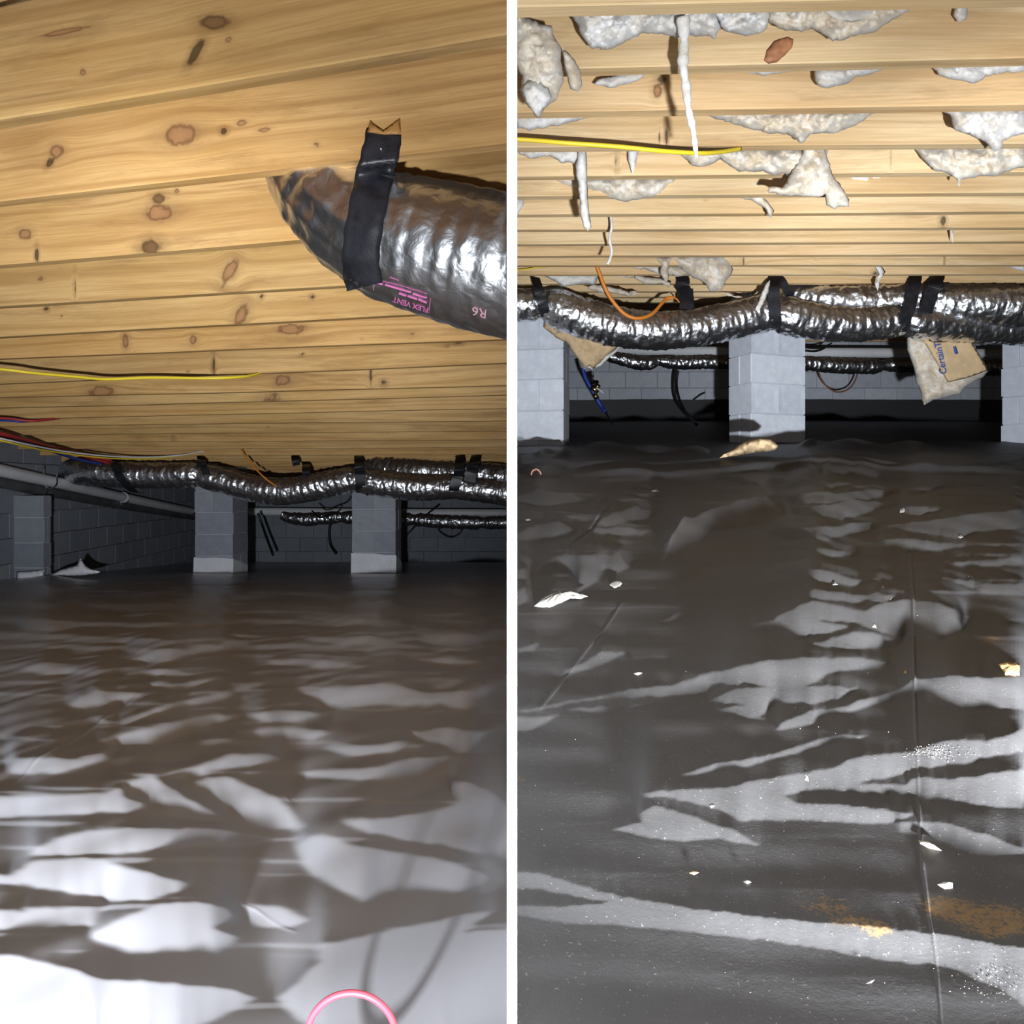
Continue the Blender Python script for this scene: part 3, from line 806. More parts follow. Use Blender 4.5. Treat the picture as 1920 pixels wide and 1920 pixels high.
RIGHT_LIT = [
    [(940,1632),(1010,1635),(1060,1648),(1110,1665),(1170,1680),(1300,1703),(1440,1720),(1600,1733),(1740,1748),(1820,1760),(1930,1780),(2300,1830),(2300,1960),(1930,1890),(1870,1850),(1830,1835),(1800,1818),(1750,1808),(1640,1795),(1530,1775),(1440,1762),(1300,1748),(1140,1732),(1060,1730),(940,1708),(940,1697),(1060,1698),(1150,1690),(1080,1680),(1020,1667),(940,1660)],
    [(1200,1486),(1274,1482),(1379,1473),(1403,1464),(1440,1459),(1510,1447),(1562,1438),(1597,1421),(1649,1414),(1705,1409),(1722,1404),(1775,1390),(1841,1390),(1873,1386),(1920,1368),(1920,1408),(1859,1417),(1806,1433),(1730,1437),(1684,1449),(1621,1461),(1611,1466),(1698,1468),(1705,1459),(1733,1454),(1775,1459),(1824,1456),(1869,1449),(1920,1443),(1920,1514),(1852,1510),(1789,1501),(1733,1500),(1719,1487),(1649,1484),(1545,1479),(1510,1480),(1468,1491),(1492,1505),(1580,1508),(1663,1519),(1712,1524),(1700,1532),(1670,1541),(1614,1543),(1527,1536),(1440,1536),(1386,1536),(1361,1519),(1309,1505),(1257,1492),(1215,1494)],
    [(1197,1522),(1225,1510),(1274,1519),(1326,1540),(1379,1557),(1428,1585),(1396,1581),(1344,1569),(1274,1576),(1222,1569),(1148,1552),(1204,1540)],
    [(1677,1543),(1730,1540),(1754,1540),(1789,1547),(1859,1568),(1920,1592),(1920,1602),(1834,1602),(1778,1581),(1747,1564),(1726,1566),(1684,1557)],
    [(1271,1456),(1344,1431),(1440,1417),(1527,1388),(1580,1377),(1628,1379),(1587,1386),(1527,1400),(1475,1414),(1440,1426),(1300,1451)],
    [(1698,1285),(1709,1276),(1789,1266),(1824,1271),(1920,1271),(1920,1326),(1852,1327),(1806,1327),(1737,1316),(1761,1304),(1712,1308),(1649,1315),(1590,1335),(1531,1342),(1524,1356),(1454,1369),(1461,1358),(1503,1344),(1517,1334),(1580,1327),(1614,1313),(1684,1295)],
    [(960,1334),(1040,1318),(1110,1308),(1180,1290),(1260,1283),(1330,1263),(1390,1250),(1440,1240),(1520,1234),(1600,1235),(1674,1243),(1600,1254),(1550,1262),(1530,1275),(1500,1290),(1440,1285),(1400,1278),(1300,1300),(1230,1303),(1150,1306),(1090,1313),(1000,1330)],
    [(1330,1310),(1380,1290),(1440,1285),(1560,1286),(1610,1290),(1570,1312),(1527,1318),(1450,1322),(1420,1345),(1440,1352),(1400,1345),(1340,1330),(1400,1318),(1345,1318)],
    [(960,1345),(1010,1342),(1045,1340),(1020,1355),(990,1365),(960,1368)], [(1060,1328),(1120,1325),(1180,1322),(1230,1315),(1200,1325),(1120,1332)],
    [(1404,1175),(1450,1160),(1480,1140),(1520,1125),(1560,1130),(1620,1145),(1660,1130),(1690,1125),(1760,1128),(1790,1142),(1812,1165),(1800,1182),(1760,1200),(1720,1195),(1700,1185),(1690,1197),(1640,1180),(1600,1165),(1530,1160),(1590,1175),(1520,1190),(1490,1195),(1440,1180)],
    [(1520,1207),(1560,1195),(1600,1185),(1650,1192),(1695,1200),(1680,1212),(1600,1215)],
    [(1455,1068),(1475,1060),(1540,1070),(1600,1082),(1660,1092),(1600,1092),(1540,1085),(1480,1073)],
    [(1755,1082),(1790,1085),(1850,1095),(1920,1095),(1920,1115),(1850,1112),(1800,1092)],
    [(1505,1105),(1530,1100),(1560,1108),(1620,1110),(1680,1120),(1640,1130),(1560,1122),(1520,1118)],
    [(1440,1000),(1470,985),(1540,982),(1600,975),(1660,980),(1720,972),(1800,962),(1920,955),(1920,988),(1850,995),(1790,1005),(1720,992),(1650,990),(1600,995),(1540,1000),(1560,1010),(1500,1008),(1450,1003)],
    [(1650,1012),(1700,1008),(1760,1015),(1810,1018),(1760,1030),(1700,1035),(1660,1025)],
    [(1480,945),(1520,940),(1600,930),(1680,940),(1660,950),(1600,962),(1500,958)],
    [(1440,925),(1540,918),(1620,915),(1700,910),(1790,905),(1720,915),(1640,925),(1560,935),(1480,935)],
    [(1700,945),(1770,950),(1720,960),(1690,957)], [(1780,1055),(1850,1048),(1920,1043),(1920,1056),(1840,1060)],
    [(1275,975),(1300,972),(1340,955),(1420,935),(1440,935),(1470,960),(1440,975),(1400,985),(1340,990),(1310,1010),(1260,1035),(1240,1040),(1250,1015),(1265,995)],
    [(1110,985),(1150,960),(1190,950),(1240,960),(1200,970),(1150,982)], [(1105,990),(1160,988),(1220,995),(1200,1000),(1120,998)],
    [(960,1010),(1000,985),(1050,978),(1080,1000),(1040,1008),(990,1010)],
    [(1000,1075),(1020,1055),(1060,1040),(1110,1040),(1160,1035),(1180,1060),(1150,1072),(1130,1060),(1120,1085),(1080,1110),(1085,1080),(1060,1075),(1030,1075)],
    [(1235,1165),(1270,1150),(1310,1148),(1260,1160)], [(1052,1262),(1090,1240),(1130,1220),(1180,1222),(1130,1240),(1090,1255)], [(960,1215),(1010,1202),(1000,1215),(975,1220)],
    [(960,938),(1010,915),(1060,920),(1140,935),(1080,940),(1020,950)], [(1160,922),(1230,926),(1262,932),(1200,930)], [(1060,968),(1110,962),(1130,970),(1090,976)],
    (0.75, [(1090,896),(1200,892),(1440,890),(1600,898),(1560,904),(1400,903),(1250,900),(1120,900)]), (0.7, [(1450,866),(1600,876),(1740,888),(1680,890),(1560,880)]),
    (0.6, [(1780,868),(1920,858),(1920,866),(1800,874)]), (0.6, [(970,882),(1040,866),(1060,880),(1000,892)]),
    [(960,1072),(990,1062),(985,1080),(960,1088)], [(960,1120),(985,1098),(990,1120),(960,1136)],
    [(1500,1028),(1560,1024),(1610,1034),(1560,1040)],
]
def right_fields(cols, rows, X, Y, yd):
    rip = grid_noise(X * 1.0, np.log(Y + 0.2) * 6.0, [(1.4, 6.2, 2.3, 1.0, 1.3, 1.3), (-1.9, 9.1, .9, 0.8, 1.1, 2.1), (2.6, 14.0, 1.2, 0.6, 1.0, 2.9), (-3.6, 21.0, 3.2, 0.5, .9, 3.6)])
    far = np.clip((yd - 2.6) / 1.2, 0, 1)[:, None]
    st = grid_noise(X * 2.6 / np.maximum(Y, .4), np.log(Y) * 9.0, [(1.1, 7.0, 3.3, 1.0, 1.2, 1.9), (-2.4, 13.0, 1.4, .9, 1.1, 2.6), (3.6, 23.0, .6, .8, 1.0, 3.4), (-4.9, 37.0, 2.0, .6, .8, 4.6)])
    mid = np.clip((yd - 0.75) / 0.5, 0.15, 1)[:, None]
    ex = np.maximum(far * 0.40 / (1 + np.exp(-(rip - 0.9) * 5)), mid * 0.6 / (1 + np.exp(-(st - 1.75) * 5)))
    dist = np.hypot(yd + 0.36, 0.15)
    damp = np.clip((yd - 0.26) / 0.1, 0.2, 1)[:, None] * np.clip((5.4 - yd) / 1.5, 0.25, 1)[:, None]
    h = folds(RIGHT_LIT, ex, cols, rows, RF, yd, dist, 0.036, lambda y: 2.5 + 3.0 * y, 1.35, 0.8, 1.0, 0.5, damp)
    h += 0.0005 * np.minimum(2.5, yd)[:, None] * grid_noise(X * 7, np.log(Y) * 9, [(1.0, 2.9, 0, 1, 1.2, .4), (-1.7, 4.6, 2, .8, 1, .5), (2.9, 7.2, 1, .6, 1.2, .7)])
    sc_ = np.minimum(1.3, yd)[:, None]
    h += 0.0014 * sc_ * line_field(cols, rows, [(1705, 925), (1708, 1040), (1712, 1160), (1715, 1300), (1722, 1480), (1730, 1600), (1742, 1700), (1755, 1780), (1768, 1930)], 2.6)
    h += 0.0012 * sc_ * line_field(cols, rows, [(1170, 1110), (1130, 1170), (1060, 1250), (1000, 1330)], 2.0)
    h -= 0.006 * sc_ * line_field(cols, rows, [(1150, 952), (1105, 998), (1070, 1025)], 3.0)
    h += 0.003 * line_field(cols, rows, [(1150, 952), (1105, 998), (1070, 1025)], 6.0)
    h += 0.004 * line_field(cols, rows, [(1292, 974), (1262, 1005), (1240, 1040)], 3.0)
    # long rolled folds before the piers and plastic heaped against them
    h += 0.030 * line_field(cols, rows, [(960, 884), (1100, 879), (1300, 876), (1440, 872), (1600, 880), (1760, 890)], 3.2)
    h += 0.030 * line_field(cols, rows, [(1075, 896), (1300, 893), (1500, 888), (1700, 892), (1960, 884)], 3.0)
    h += 0.045 * line_field(cols, rows, [(1085, 838), (1140, 842), (1230, 852), (1330, 850)], 5.0)
    h += 0.050 * line_field(cols, rows, [(1490, 846), (1530, 838), (1620, 846), (1760, 842)], 4.5)
    h += 0.03 * line_field(cols, rows, [(960, 872), (1030, 860), (1070, 852)], 6.0)
    dirt = np.zeros_like(X)
    for (cx_, cy_, sx_, sy_, a) in ((1600, 1718, 60, 14, .9), (1650, 1735, 34, 14, 1.0), (1850, 1705, 120, 34, 1.0), (1760, 1680, 60, 26, .7), (1500, 1660, 120, 30, .5), (1280, 1372, 60, 18, .45),
                                    (1860, 1205, 34, 16, .9), (1310, 1590, 70, 24, .5), (975, 1440, 20, 14, .8), (1560, 1690, 70, 20, .7), (1880, 1740, 60, 24, .9)):
        dirt += a * np.exp(-((cols[None, :] - cx_) / sx_) ** 2 - ((rows[:, None] - cy_) / sy_) ** 2)
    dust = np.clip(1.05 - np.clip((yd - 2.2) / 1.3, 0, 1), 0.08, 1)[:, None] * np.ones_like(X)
    return h, {'dirt': np.clip(dirt, 0, 1), 'dust': np.clip(dust, 0, 1)}
cr = np.concatenate([[961.4], np.arange(962, 1950, 1.8), np.arange(1950, 2600, 13.0)])
rr_ = np.concatenate([np.arange(2250, 1925, -16.0), np.arange(1925, 1000, -1.8), np.arange(1000, 900, -0.9), np.arange(900, 789.6, -0.6)])
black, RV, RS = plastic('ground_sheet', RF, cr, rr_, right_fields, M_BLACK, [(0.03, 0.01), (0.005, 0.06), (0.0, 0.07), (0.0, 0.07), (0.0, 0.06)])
tag(black, 'dusty black plastic ground sheet with creases over the crawl space floor', 'plastic sheet')

def ground(px, py, right):
    S, V = (RS, RV) if right else (LS, LV)
    S = S[:len(V)]
    n = len(S)
    d = (S[:n, 0] - px) ** 2 + (S[:n, 1] - py) ** 2
    near = np.where(d < max(d.min() * 1.01, 4.0))[0]
    return Vector(V[near[np.argmin(V[near, 1])]])

# ------------------------------------------------------------------ block walls
BLK = box_verts(0.396, 0.10, 0.196, 0.003); BLK.materials.append(M_BLOCK_D)
BLK_P = box_verts(0.396, 0.10, 0.196, 0.003); BLK_P.materials.append(M_BLOCK)
def block_wall(name, p0, p1, lf, lc, side, zstart, mat=M_MORTAR, blk=None):
    """p0 -> p1 seen from the room; blocks stand a little proud of the mortar"""
    p0 = Vector((*p0, 0)); p1 = Vector((*p1, 0)); d = (p1 - p0); L = d.length; d.normalize()
    nrm = Vector((d.y, -d.x, 0)) * side            # toward the room
    ang = math.atan2(d.y, d.x)
    corners = []
    for q in (p0 - nrm * 0.045, p1 - nrm * 0.045, p1 - nrm * 0.2, p0 - nrm * 0.2):
        corners.append(q)
    v = [(q.x, q.y, zp(lf, q.y) - 0.15) for q in corners] + [(q.x, q.y, zp(lc, q.y) + 0.2) for q in corners]
    f = [(0, 1, 5, 4), (1, 2, 6, 5), (2, 3, 7, 6), (3, 0, 4, 7), (4, 5, 6, 7), (3, 2, 1, 0)]
    wl = tag(link_mesh(name, v, f, mat, smooth=False), kind='structure')
    row = 0; z = zstart
    while z < 1.8:
        off = 0.2 if row % 2 else 0.0
        x = -off
        while x < L:
            c = p0 + d * (x + 0.2) - nrm * (0.05 + 0.002 * random.random())
            if 0 <= x + 0.2 <= L and zp(lf, c.y) - 0.12 < z + 0.1 and z - 0.1 < zp(lc, c.y) + 0.1:
                o = bpy.data.objects.new('concrete_block', blk or BLK); COL.objects.link(o)
                o.location = (c.x, c.y, z); o.rotation_euler = (0, 0, ang); o.parent = wl
            x += 0.4
        z += 0.2; row += 1
    return wl
block_wall('wall_left', (-3.68, 3.2), (-4.48, L_BACK), LF, LC, 1, -1.12)
block_wall('wall_back', (-4.48, L_BACK), (-0.02, L_BACK), LF, LC, 1, -1.06)
block_wall('wall_back', (0.02, R_BACK), (7.2, R_BACK), RF, RC, 1, 0.72, M_MORTAR, BLK_P)
rw = link_mesh('wall_right', [(7.2, 0.4, -0.6), (7.2, R_BACK, 0.5), (7.2, R_BACK, 2.2), (7.2, 0.4, 1.2), (7.4, 0.4, -0.6), (7.4, R_BACK, 0.5), (7.4, R_BACK, 2.2), (7.4, 0.4, 1.2)],
               [(0, 3, 2, 1), (4, 5, 6, 7), (0, 1, 5, 4), (3, 7, 6, 2), (0, 4, 7, 3), (1, 2, 6, 5)], M_BLOCK_D, smooth=False)
tag(rw, kind='structure')

# ------------------------------------------------------------------ piers
def header_mesh(wd, dp, h, recess):
    bm = bmesh.new(); bmesh.ops.create_cube(bm, size=1)
    for v in bm.verts: v.co = Vector((v.co.x * wd, v.co.y * dp, v.co.z * h))
    for f in ([f for f in bm.faces if abs(f.normal.y) > 0.9] if recess else []):
        r = bmesh.ops.inset_individual(bm, faces=[f], thickness=wd * 0.22)
        bmesh.ops.translate(bm, verts=list(f.verts), vec=f.normal * -0.004)
    me = bpy.data.meshes.new('header'); bm.to_mesh(me); bm.free()
    return me

def pier(px0, px1, depth, z0, plane_c, dp, yaw, mat, label, first=0):
    a, b = P(px0, 0, depth), P(px1, 0, depth)
    wd = (b.x - a.x) / math.cos(yaw)
    cx = (a.x + b.x) / 2; top = zp(plane_c, depth + dp / 2) - 0.002
    root = empty('block_pier', (cx, depth + dp / 2, z0), label=label, cat='pier', group='block piers')
    root.rotation_euler = (0, 0, yaw)
    n = int((top - z0) / 0.2) + 1
    m1 = box_verts(wd, dp / 2 - 0.004, 0.193, 0.004); m1.materials.append(mat)
    m2 = header_mesh(wd / 2 - 0.003, dp, 0.193, px0 > 960); m2.materials.append(mat)
    for k in range(n):
        h = min(0.2, top - z0 - 0.2 * k)
        if h < 0.03: break
        sz = h / 0.2
        for s in (-1, 1):
            if (k + first) % 2 == 0: o = mesh_object('concrete_block', m1, (0, s * dp / 4, 0.2 * k + h / 2), 0, root)
            else: o = mesh_object('concrete_block', m2, (s * wd / 4, 0, 0.2 * k + h / 2), 0, root)
            o.scale = (1, 1, sz); o.location.x += random.uniform(-.002, .002); o.location.y += random.uniform(-.003, .003)
    core = mesh_object('mortar', box_verts(wd - 0.016, dp - 0.016, top - z0 - 0.004), (0, 0, (top - z0) / 2), 0, root, M_MORTAR)
    return root
p1 = pier(365, 437, 7.0, (910 - 1077) / F * 7 - 0.03, LC, 0.40, 0, M_BLOCK_L, 'grey block pier left of the other one, white liner round its foot')
p2 = pier(660, 742, 7.0, (910 - 1077) / F * 7, LC, 0.36, 0, M_BLOCK_L, 'grey block pier with white liner taped round its foot, under the black strap')
p3 = pier(975, 1066, 4.92, (910 - 885) / F * 4.92, RC, 0.40, -0.17, M_BLOCK, 'pale block pier cut off at the edge, behind the torn kraft paper', 1)
p4 = pier(1390, 1508, 5.12, (910 - 831) / F * 5.12, RC, 0.24, 0.36, M_BLOCK, 'pale block pier standing bare on black plastic, tan paper at its foot', 0)
p5 = pier(1905, 2010, 5.3, (910 - 850) / F * 5.3, RC, 0.22, 0.62, M_BLOCK, 'pale block pier just showing behind the fallen batt, farthest right', 1)
pl = pier(-60, 82, 6.05, (910 - 1112) / F * 6.05, (0.935 - 0.37, LC[1]), 0.10, 0, M_BLOCK_D, 'dark grey block pilaster against the left wall under the pipe', 0)

# liner turned up round the feet of the two far piers
def wrap(px0, px1, depth, y_top0, y_top1, y_bot, dp, parent, seed):
    a = P(px0, 0, depth).x - 0.006; b = P(px1, 0, depth).x + 0.006
    verts = []; faces = []
    prof = [(a, depth + dp * .7), (a, depth - 0.008), ((a * 3 + b) / 4, depth - 0.010), ((a + b) / 2, depth - 0.012), ((a + 3 * b) / 4, depth - 0.010), (b, depth - 0.008), (b + 0.004, depth + dp * .45), (b + 0.004, depth + dp * .9)]
    n = len(prof)
    for t in (0, 1):
        for i, (x, y) in enumerate(prof):
            k = min(1, max(0, (x - a) / (b - a)))
            zt = (HC - (y_top0 + (y_top1 - y_top0) * k)) / F * depth
            zb = (HC - y_bot) / F * depth - 0.03
            if i in (6, 7): zt -= 0.05 * (i - 5)
            verts.append((x, y - (0.015 if t == 0 and 0 < i < 6 else 0), zb if t == 0 else zt + 0.006 * math.sin(i * 2.1 + seed)))
    # inner skin 4 mm behind gives the sheet its thickness
    nv = len(verts)
    cx = (a + b) / 2; cy = depth + dp / 2
    for (x, y, z) in list(verts):
        verts.append((x + (cx - x) * 0.02, y + (cy - y) * 0.02, z))
    for i in range(n - 1):
        faces.append((i, i + 1, n + i + 1, n + i)); faces.append((nv + i, nv + n + i, nv + n + i + 1, nv + i + 1))
        faces.append((n + i, n + i + 1, nv + n + i + 1, nv + n + i))
    o = link_mesh('liner_wrap', verts, faces, M_WRAP, smooth=False)
    return o
tag(wrap(365, 437, 7.0, 1045, 1047, 1083, 0.40, p1, 1), 'white liner strip wrapped round the foot of the left pier', 'liner wrap')
tag(wrap(660, 742, 7.0, 1036, 1041, 1077, 0.36, p2, 2), 'white liner strip wrapped round the foot of the pier under the strap', 'liner wrap')
tag(pillow('liner_patch', [(31, 1072), (83, 1069), (80, 1100), (60, 1104), (27, 1109)], 5.98, 0.02, M_WRAP, jit=0.8, flat=True, rough=0.2),
    'small white liner patch standing against the dark pilaster', 'liner patch')
tag(pillow('liner_flap', [(92, 1078), (120, 1066), (143, 1060), (151, 1047), (160, 1060), (170, 1066), (189, 1072), (170, 1078), (120, 1082), (95, 1088)], 5.95, 0.04, M_WRAP, jit=0.8, rough=0.3),
    'crumpled white liner flap peaking beside the left wall', 'liner flap')

# ------------------------------------------------------------------ foil ducts
def duct(path, label, sides=56, per=22, wr=0.006, seed=0.0, pinch=()):
    q = catmull([tuple(P(a, b, c)) + (r,) for a, b, c, r in path], per)
    pts, rad = q[:, :3], q[:, 3]
    # even spacing along the run
    s = np.concatenate([[0], np.cumsum(np.linalg.norm(np.diff(pts, axis=0), axis=1))])
    n = int(min(520, max(60, s[-1] / 0.007)))
    si = np.linspace(0, s[-1], n)
    pts = np.stack([np.interp(si, s, pts[:, k]) for k in range(3)], 1); rad = np.interp(si, s, rad)
    th = np.linspace(0, 2 * np.pi, sides, endpoint=False)
    R = np.repeat(rad[:, None], sides, 1)
    for i in range(n):
        rib = 0.0012 * math.sin(si[i] * 2 * math.pi / 0.055)
        for j in range(sides):
            c_, s_ = math.cos(th[j]), math.sin(th[j])
            R[i, j] += rib + wr * (fbm(si[i] * 24 + seed, c_ * 1.5, s_ * 1.5, 3) + 0.6 * fbm(si[i] * 60 + seed, c_ * 4, s_ * 4 + 9, 2))
    px = CX + F * pts[:, 0] / pts[:, 1]
    for (pp, wd, amt) in pinch:
        g = np.exp(-((px - pp) / wd) ** 2)
        R *= (1 - amt * g)[:, None]
        # puckers run into the strap
        R += (np.exp(-((px - pp) / (wd * 2.2)) ** 2) * (1 - 0.6 * g) * 0.006)[:, None] * np.sin(th * 13 + pp)[None, :]
    v, f = sweep(pts, R, sides)
    if pts[:, 0].mean() < 0: v = [(min(x, -0.007), y, z) for x, y, z in v]
    else: v = [(max(x, 0.007), y, z) for x, y, z in v]
    o = link_mesh('foil_duct', v, f, M_FOIL)
    return tag(o, label, 'duct')

def bvh_of(o):
    from mathutils.bvhtree import BVHTree
    me = o.data
    return BVHTree.FromPolygons([v.co[:] for v in me.vertices], [p.vertices[:] for p in me.polygons])

near_duct = duct([(585, 205, 1.96, .150), (603, 300, 1.95, .150), (632, 362, 1.93, .148), (680, 418, 1.90, .146), (735, 447, 1.88, .152), (800, 464, 1.87, .162), (880, 485, 1.86, .168), (950, 501, 1.85, .170), (1020, 512, 1.84, .17)],
                 'large shiny foil duct dropping out of the joist bay nearby', sides=110, wr=0.0026, seed=2.0, pinch=[(690, 26, 0.03)])
near_duct.data.materials[0] = M_FOIL_N
NB = bvh_of(near_duct)
def cast(b, px, py, off=0.0015):
    r = P(px, py, 1.0).normalized()
    h = b.ray_cast(Vector((0, 0, 0)), r)[0]
    return (h - r * off) if h else None

far_l = duct([(131, 884, 7.0, .10), (140, 884, 6.7, .112), (165, 885, 6.5, .115), (215, 889, 6.45, .113), (300, 891, 6.45, .113), (370, 890, 6.45, .112), (420, 901, 6.45, .113), (480, 917, 6.45, .114), (540, 921, 6.45, .115),
              (600, 911, 6.45, .114), (660, 899, 6.45, .112), (700, 905, 6.45, .112), (780, 914, 6.45, .112), (850, 913, 6.45, .108), (905, 919, 6.45, .105), (985, 930, 6.45, .105)],
             'long sagging foil duct strapped under the golden joists, before two grey piers', sides=40, wr=0.008, seed=11.0, pinch=[(222, 9, .08), (379, 9, .14), (674, 9, .12), (856, 9, .10)])
far_l2 = duct([(690, 868, 6.95, .09), (715, 877, 6.85, .10), (770, 884, 6.75, .108), (850, 888, 6.72, .106), (900, 890, 6.68, .108), (985, 898, 6.62, .112)],
              'short foil duct lying on the sagging one, beside the two straps', sides=40, wr=0.008, seed=17.0, pinch=[(888, 9, .08)])
far_r = duct([(940, 566, 4.55, .10), (963, 570, 4.55, .098), (985, 573, 4.55, .096), (1015, 570, 4.55, .092), (1050, 580, 4.55, .116), (1100, 598, 4.55, .118), (1150, 611, 4.55, .117), (1200, 619, 4.55, .116), (1250, 619, 4.55, .114), (1300, 615, 4.55, .112),
              (1350, 606, 4.55, .112), (1400, 596, 4.55, .113), (1440, 587, 4.55, .112), (1490, 596, 4.55, .112), (1550, 606, 4.55, .104), (1620, 608, 4.55, .100), (1690, 602, 4.55, .094), (1740, 608, 4.55, .094),
              (1810, 616, 4.58, .086), (1900, 622, 4.62, .082), (1990, 628, 4.65, .08)],
             'long sagging foil duct with dusty top under the pale joists', sides=44, wr=0.008, seed=23.0, pinch=[(1018, 11, .14), (1456, 12, .16), (1697, 12, .14)])
far_r2 = duct([(1466, 546, 5.0, .070), (1490, 553, 4.86, .085), (1560, 562, 4.74, .088), (1640, 564, 4.68, .090), (1700, 562, 4.62, .092), (1750, 564, 4.58, .098), (1810, 570, 4.54, .112), (1880, 574, 4.50, .124), (1990, 582, 4.46, .130)],
              'fat foil duct resting on the sagging one under the pale joists', sides=44, wr=0.008, seed=29.0, pinch=[(1742, 11, .12)])
back_l = duct([(528, 966, 10.2, .05), (545, 971, 10.2, .075), (575, 974, 10.2, .09), (605, 972, 10.2, .082), (640, 970, 10.2, .086), (700, 972, 10.2, .085), (770, 974, 10.2, .088), (830, 978, 10.2, .092), (900, 980, 10.2, .092), (985, 979, 10.2, .092)],
              'dim foil duct along the far wall below the white pipe, behind the piers', sides=28, per=14, wr=0.010, seed=31.0, pinch=[(640, 8, .2), (775, 8, .2), (905, 8, .2)])
back_r = duct([(1130, 664, 8.1, .04), (1150, 670, 8.1, .055), (1180, 677, 8.1, .072), (1215, 681, 8.1, .075), (1235, 676, 8.1, .062), (1270, 680, 8.1, .070), (1340, 679, 8.1, .072), (1420, 681, 8.1, .072), (1510, 682, 8.1, .074), (1580, 686, 8.1, .086), (1640, 687, 8.1, .08),
               (1665, 684, 8.1, .068), (1720, 686, 8.1, .086), (1800, 688, 8.1, .086), (1930, 690, 8.1, .086)],
              'glossy foil duct along the far wall below the white pipe, behind bare pier', sides=28, per=14, wr=0.010, seed=37.0, pinch=[(1236, 8, .18), (1655, 9, .2)])

# ------------------------------------------------------------------ straps
def strap(pts, width, label, wdir=(1, 0, 0), mat=M_STRAP, thick=0.004, nail=None, name='duct_strap'):
    p = [P(*q) for q in pts]
    root = ribbon(name, p, wdir, width, thick, mat)
    tag(root, label, 'strap')
    if nail:
        c = P(*nail[:3]); r = nail[3]
        v, f = sweep([c + Vector((0, -0.003, 0)), c + Vector((0, 0.004, 0))], [r * 0.7, r], 10)
        link_mesh('nail', v, f, M_NAIL, root)
    return root

# near strap: nailed to the joist face, down over the foil and round beneath
js = depth_on(LC, 291) - 0.002
def near_sheet():
    """the strap as a sheet laid on the joist face and then on the foil"""
    cen = catmull([(722, 246, 0), (716, 275, 0), (708, 306, 0), (698, 345, 0), (688, 395, 0), (680, 440, 0), (676, 480, 0), (678, 512, 0), (684, 538, 0)], 5)[:, :2]
    n = len(cen); m = 9; W = 35.0
    tg = np.gradient(cen, axis=0); tg /= np.linalg.norm(tg, axis=1)[:, None]
    nr = np.stack([tg[:, 1], -tg[:, 0]], 1)
    D = np.full((n, m), np.nan); PX = np.zeros((n, m, 2))
    for i in range(n):
        wv = W * (1 + 0.03 * math.sin(i * 1.1))
        for j in range(m):
            q = cen[i] + nr[i] * (2 * j / (m - 1) - 1) * -wv
            PX[i, j] = q
            h = cast(NB, q[0], q[1], 0.0)
            if q[1] < 312 - (q[0] - 700) * 0.10: D[i, j] = js - 0.006
            elif h is not None: D[i, j] = h.y - 0.006
    for j in range(m):
        ok = ~np.isnan(D[:, j])
        D[:, j] = np.interp(np.arange(n), np.where(ok)[0], D[ok, j])
    D = np.minimum(blur(D, 0.8, 1.2), D)
    verts = [P(PX[i, j, 0], PX[i, j, 1], D[i, j]) for i in range(n) for j in range(m)]
    verts += [P(PX[i, j, 0], PX[i, j, 1], D[i, j] + 0.004) for i in range(n) for j in range(m)]
    k = n * m; fs = []
    for i in range(n - 1):
        for j in range(m - 1):
            a_ = i * m + j
            fs.append((a_, a_ + m, a_ + m + 1, a_ + 1)); fs.append((k + a_, k + a_ + 1, k + a_ + m + 1, k + a_ + m))
    for i in range(n - 1):
        for j in (0, m - 1):
            a_ = i * m + j; fs.append((a_, a_ + m, k + a_ + m, k + a_))
    for i in (0, n - 1):
        for j in range(m - 1):
            a_ = i * m + j; fs.append((a_, a_ + 1, k + a_ + 1, k + a_))
    return link_mesh('duct_strap', verts, fs, M_STRAP)
near_strap = near_sheet()
tag(near_strap, 'wide black strap nailed to the joist round the near foil duct', 'strap')
c = P(714, 279, js - 0.009)
v, f = sweep([c + Vector((0, -0.003, 0)), c + Vector((0, 0.004, 0))], [0.0025, 0.0042], 12); link_mesh('nail', v, f, M_NAIL, near_strap)
tl = pillow('tape_tail', [(688, 248), (693, 225), (700, 232), (718, 244), (735, 232), (750, 220), (752, 252), (720, 253)], js - 0.008, 0.003, M_TAIL, near_strap, step=6, jit=0.3, flat=True)
tl['label'] = 'brown forked tape end'

jl = depth_on(LC, 866)
DL = 6.45
strap([(219, 857, jl - .01), (218, 872, DL - .12), (223, 890, DL - .118), (236, 908, DL - .09), (252, 922, DL + .0), (262, 924, DL + .1)], 0.075, 'black strap slanting over the far duct beside the red and blue pipes', (1, 0, -0.1))
strap([(376, 854, jl - .01), (378, 864, DL - .11), (383, 878, DL - .115), (389, 895, DL - .10), (394, 908, DL - .02)], 0.062, 'black strap pinching the far duct above the left grey pier', (1, 0, -0.1))
strap([(673, 854, jl - .01), (674, 870, DL - .115), (675, 890, DL - .118), (676, 912, DL - .10), (677, 924, DL - .0)], 0.085, 'black strap round the far duct above the second grey pier')
strap([(863, 852, jl - .01), (862, 872, DL - .14), (858, 895, DL - .125), (851, 916, DL - .11), (846, 933, DL - .03)], 0.085, 'black strap with the longer drop of the two close together, golden joists', (1, 0, 0.15))
strap([(894, 852, jl - .01), (889, 868, DL - .12), (884, 884, DL - .13), (880, 903, DL - .12)], 0.095, 'shorter black strap next to the longer drop, golden joists', (1, 0, 0.15))
strap([(553, 854, depth_on(LC, 864) - .01), (554, 862, 6.40), (556, 873, 6.38)], 0.064, 'short loose black strap end hanging from a golden joist, upper one', (1, 0, 0.1))
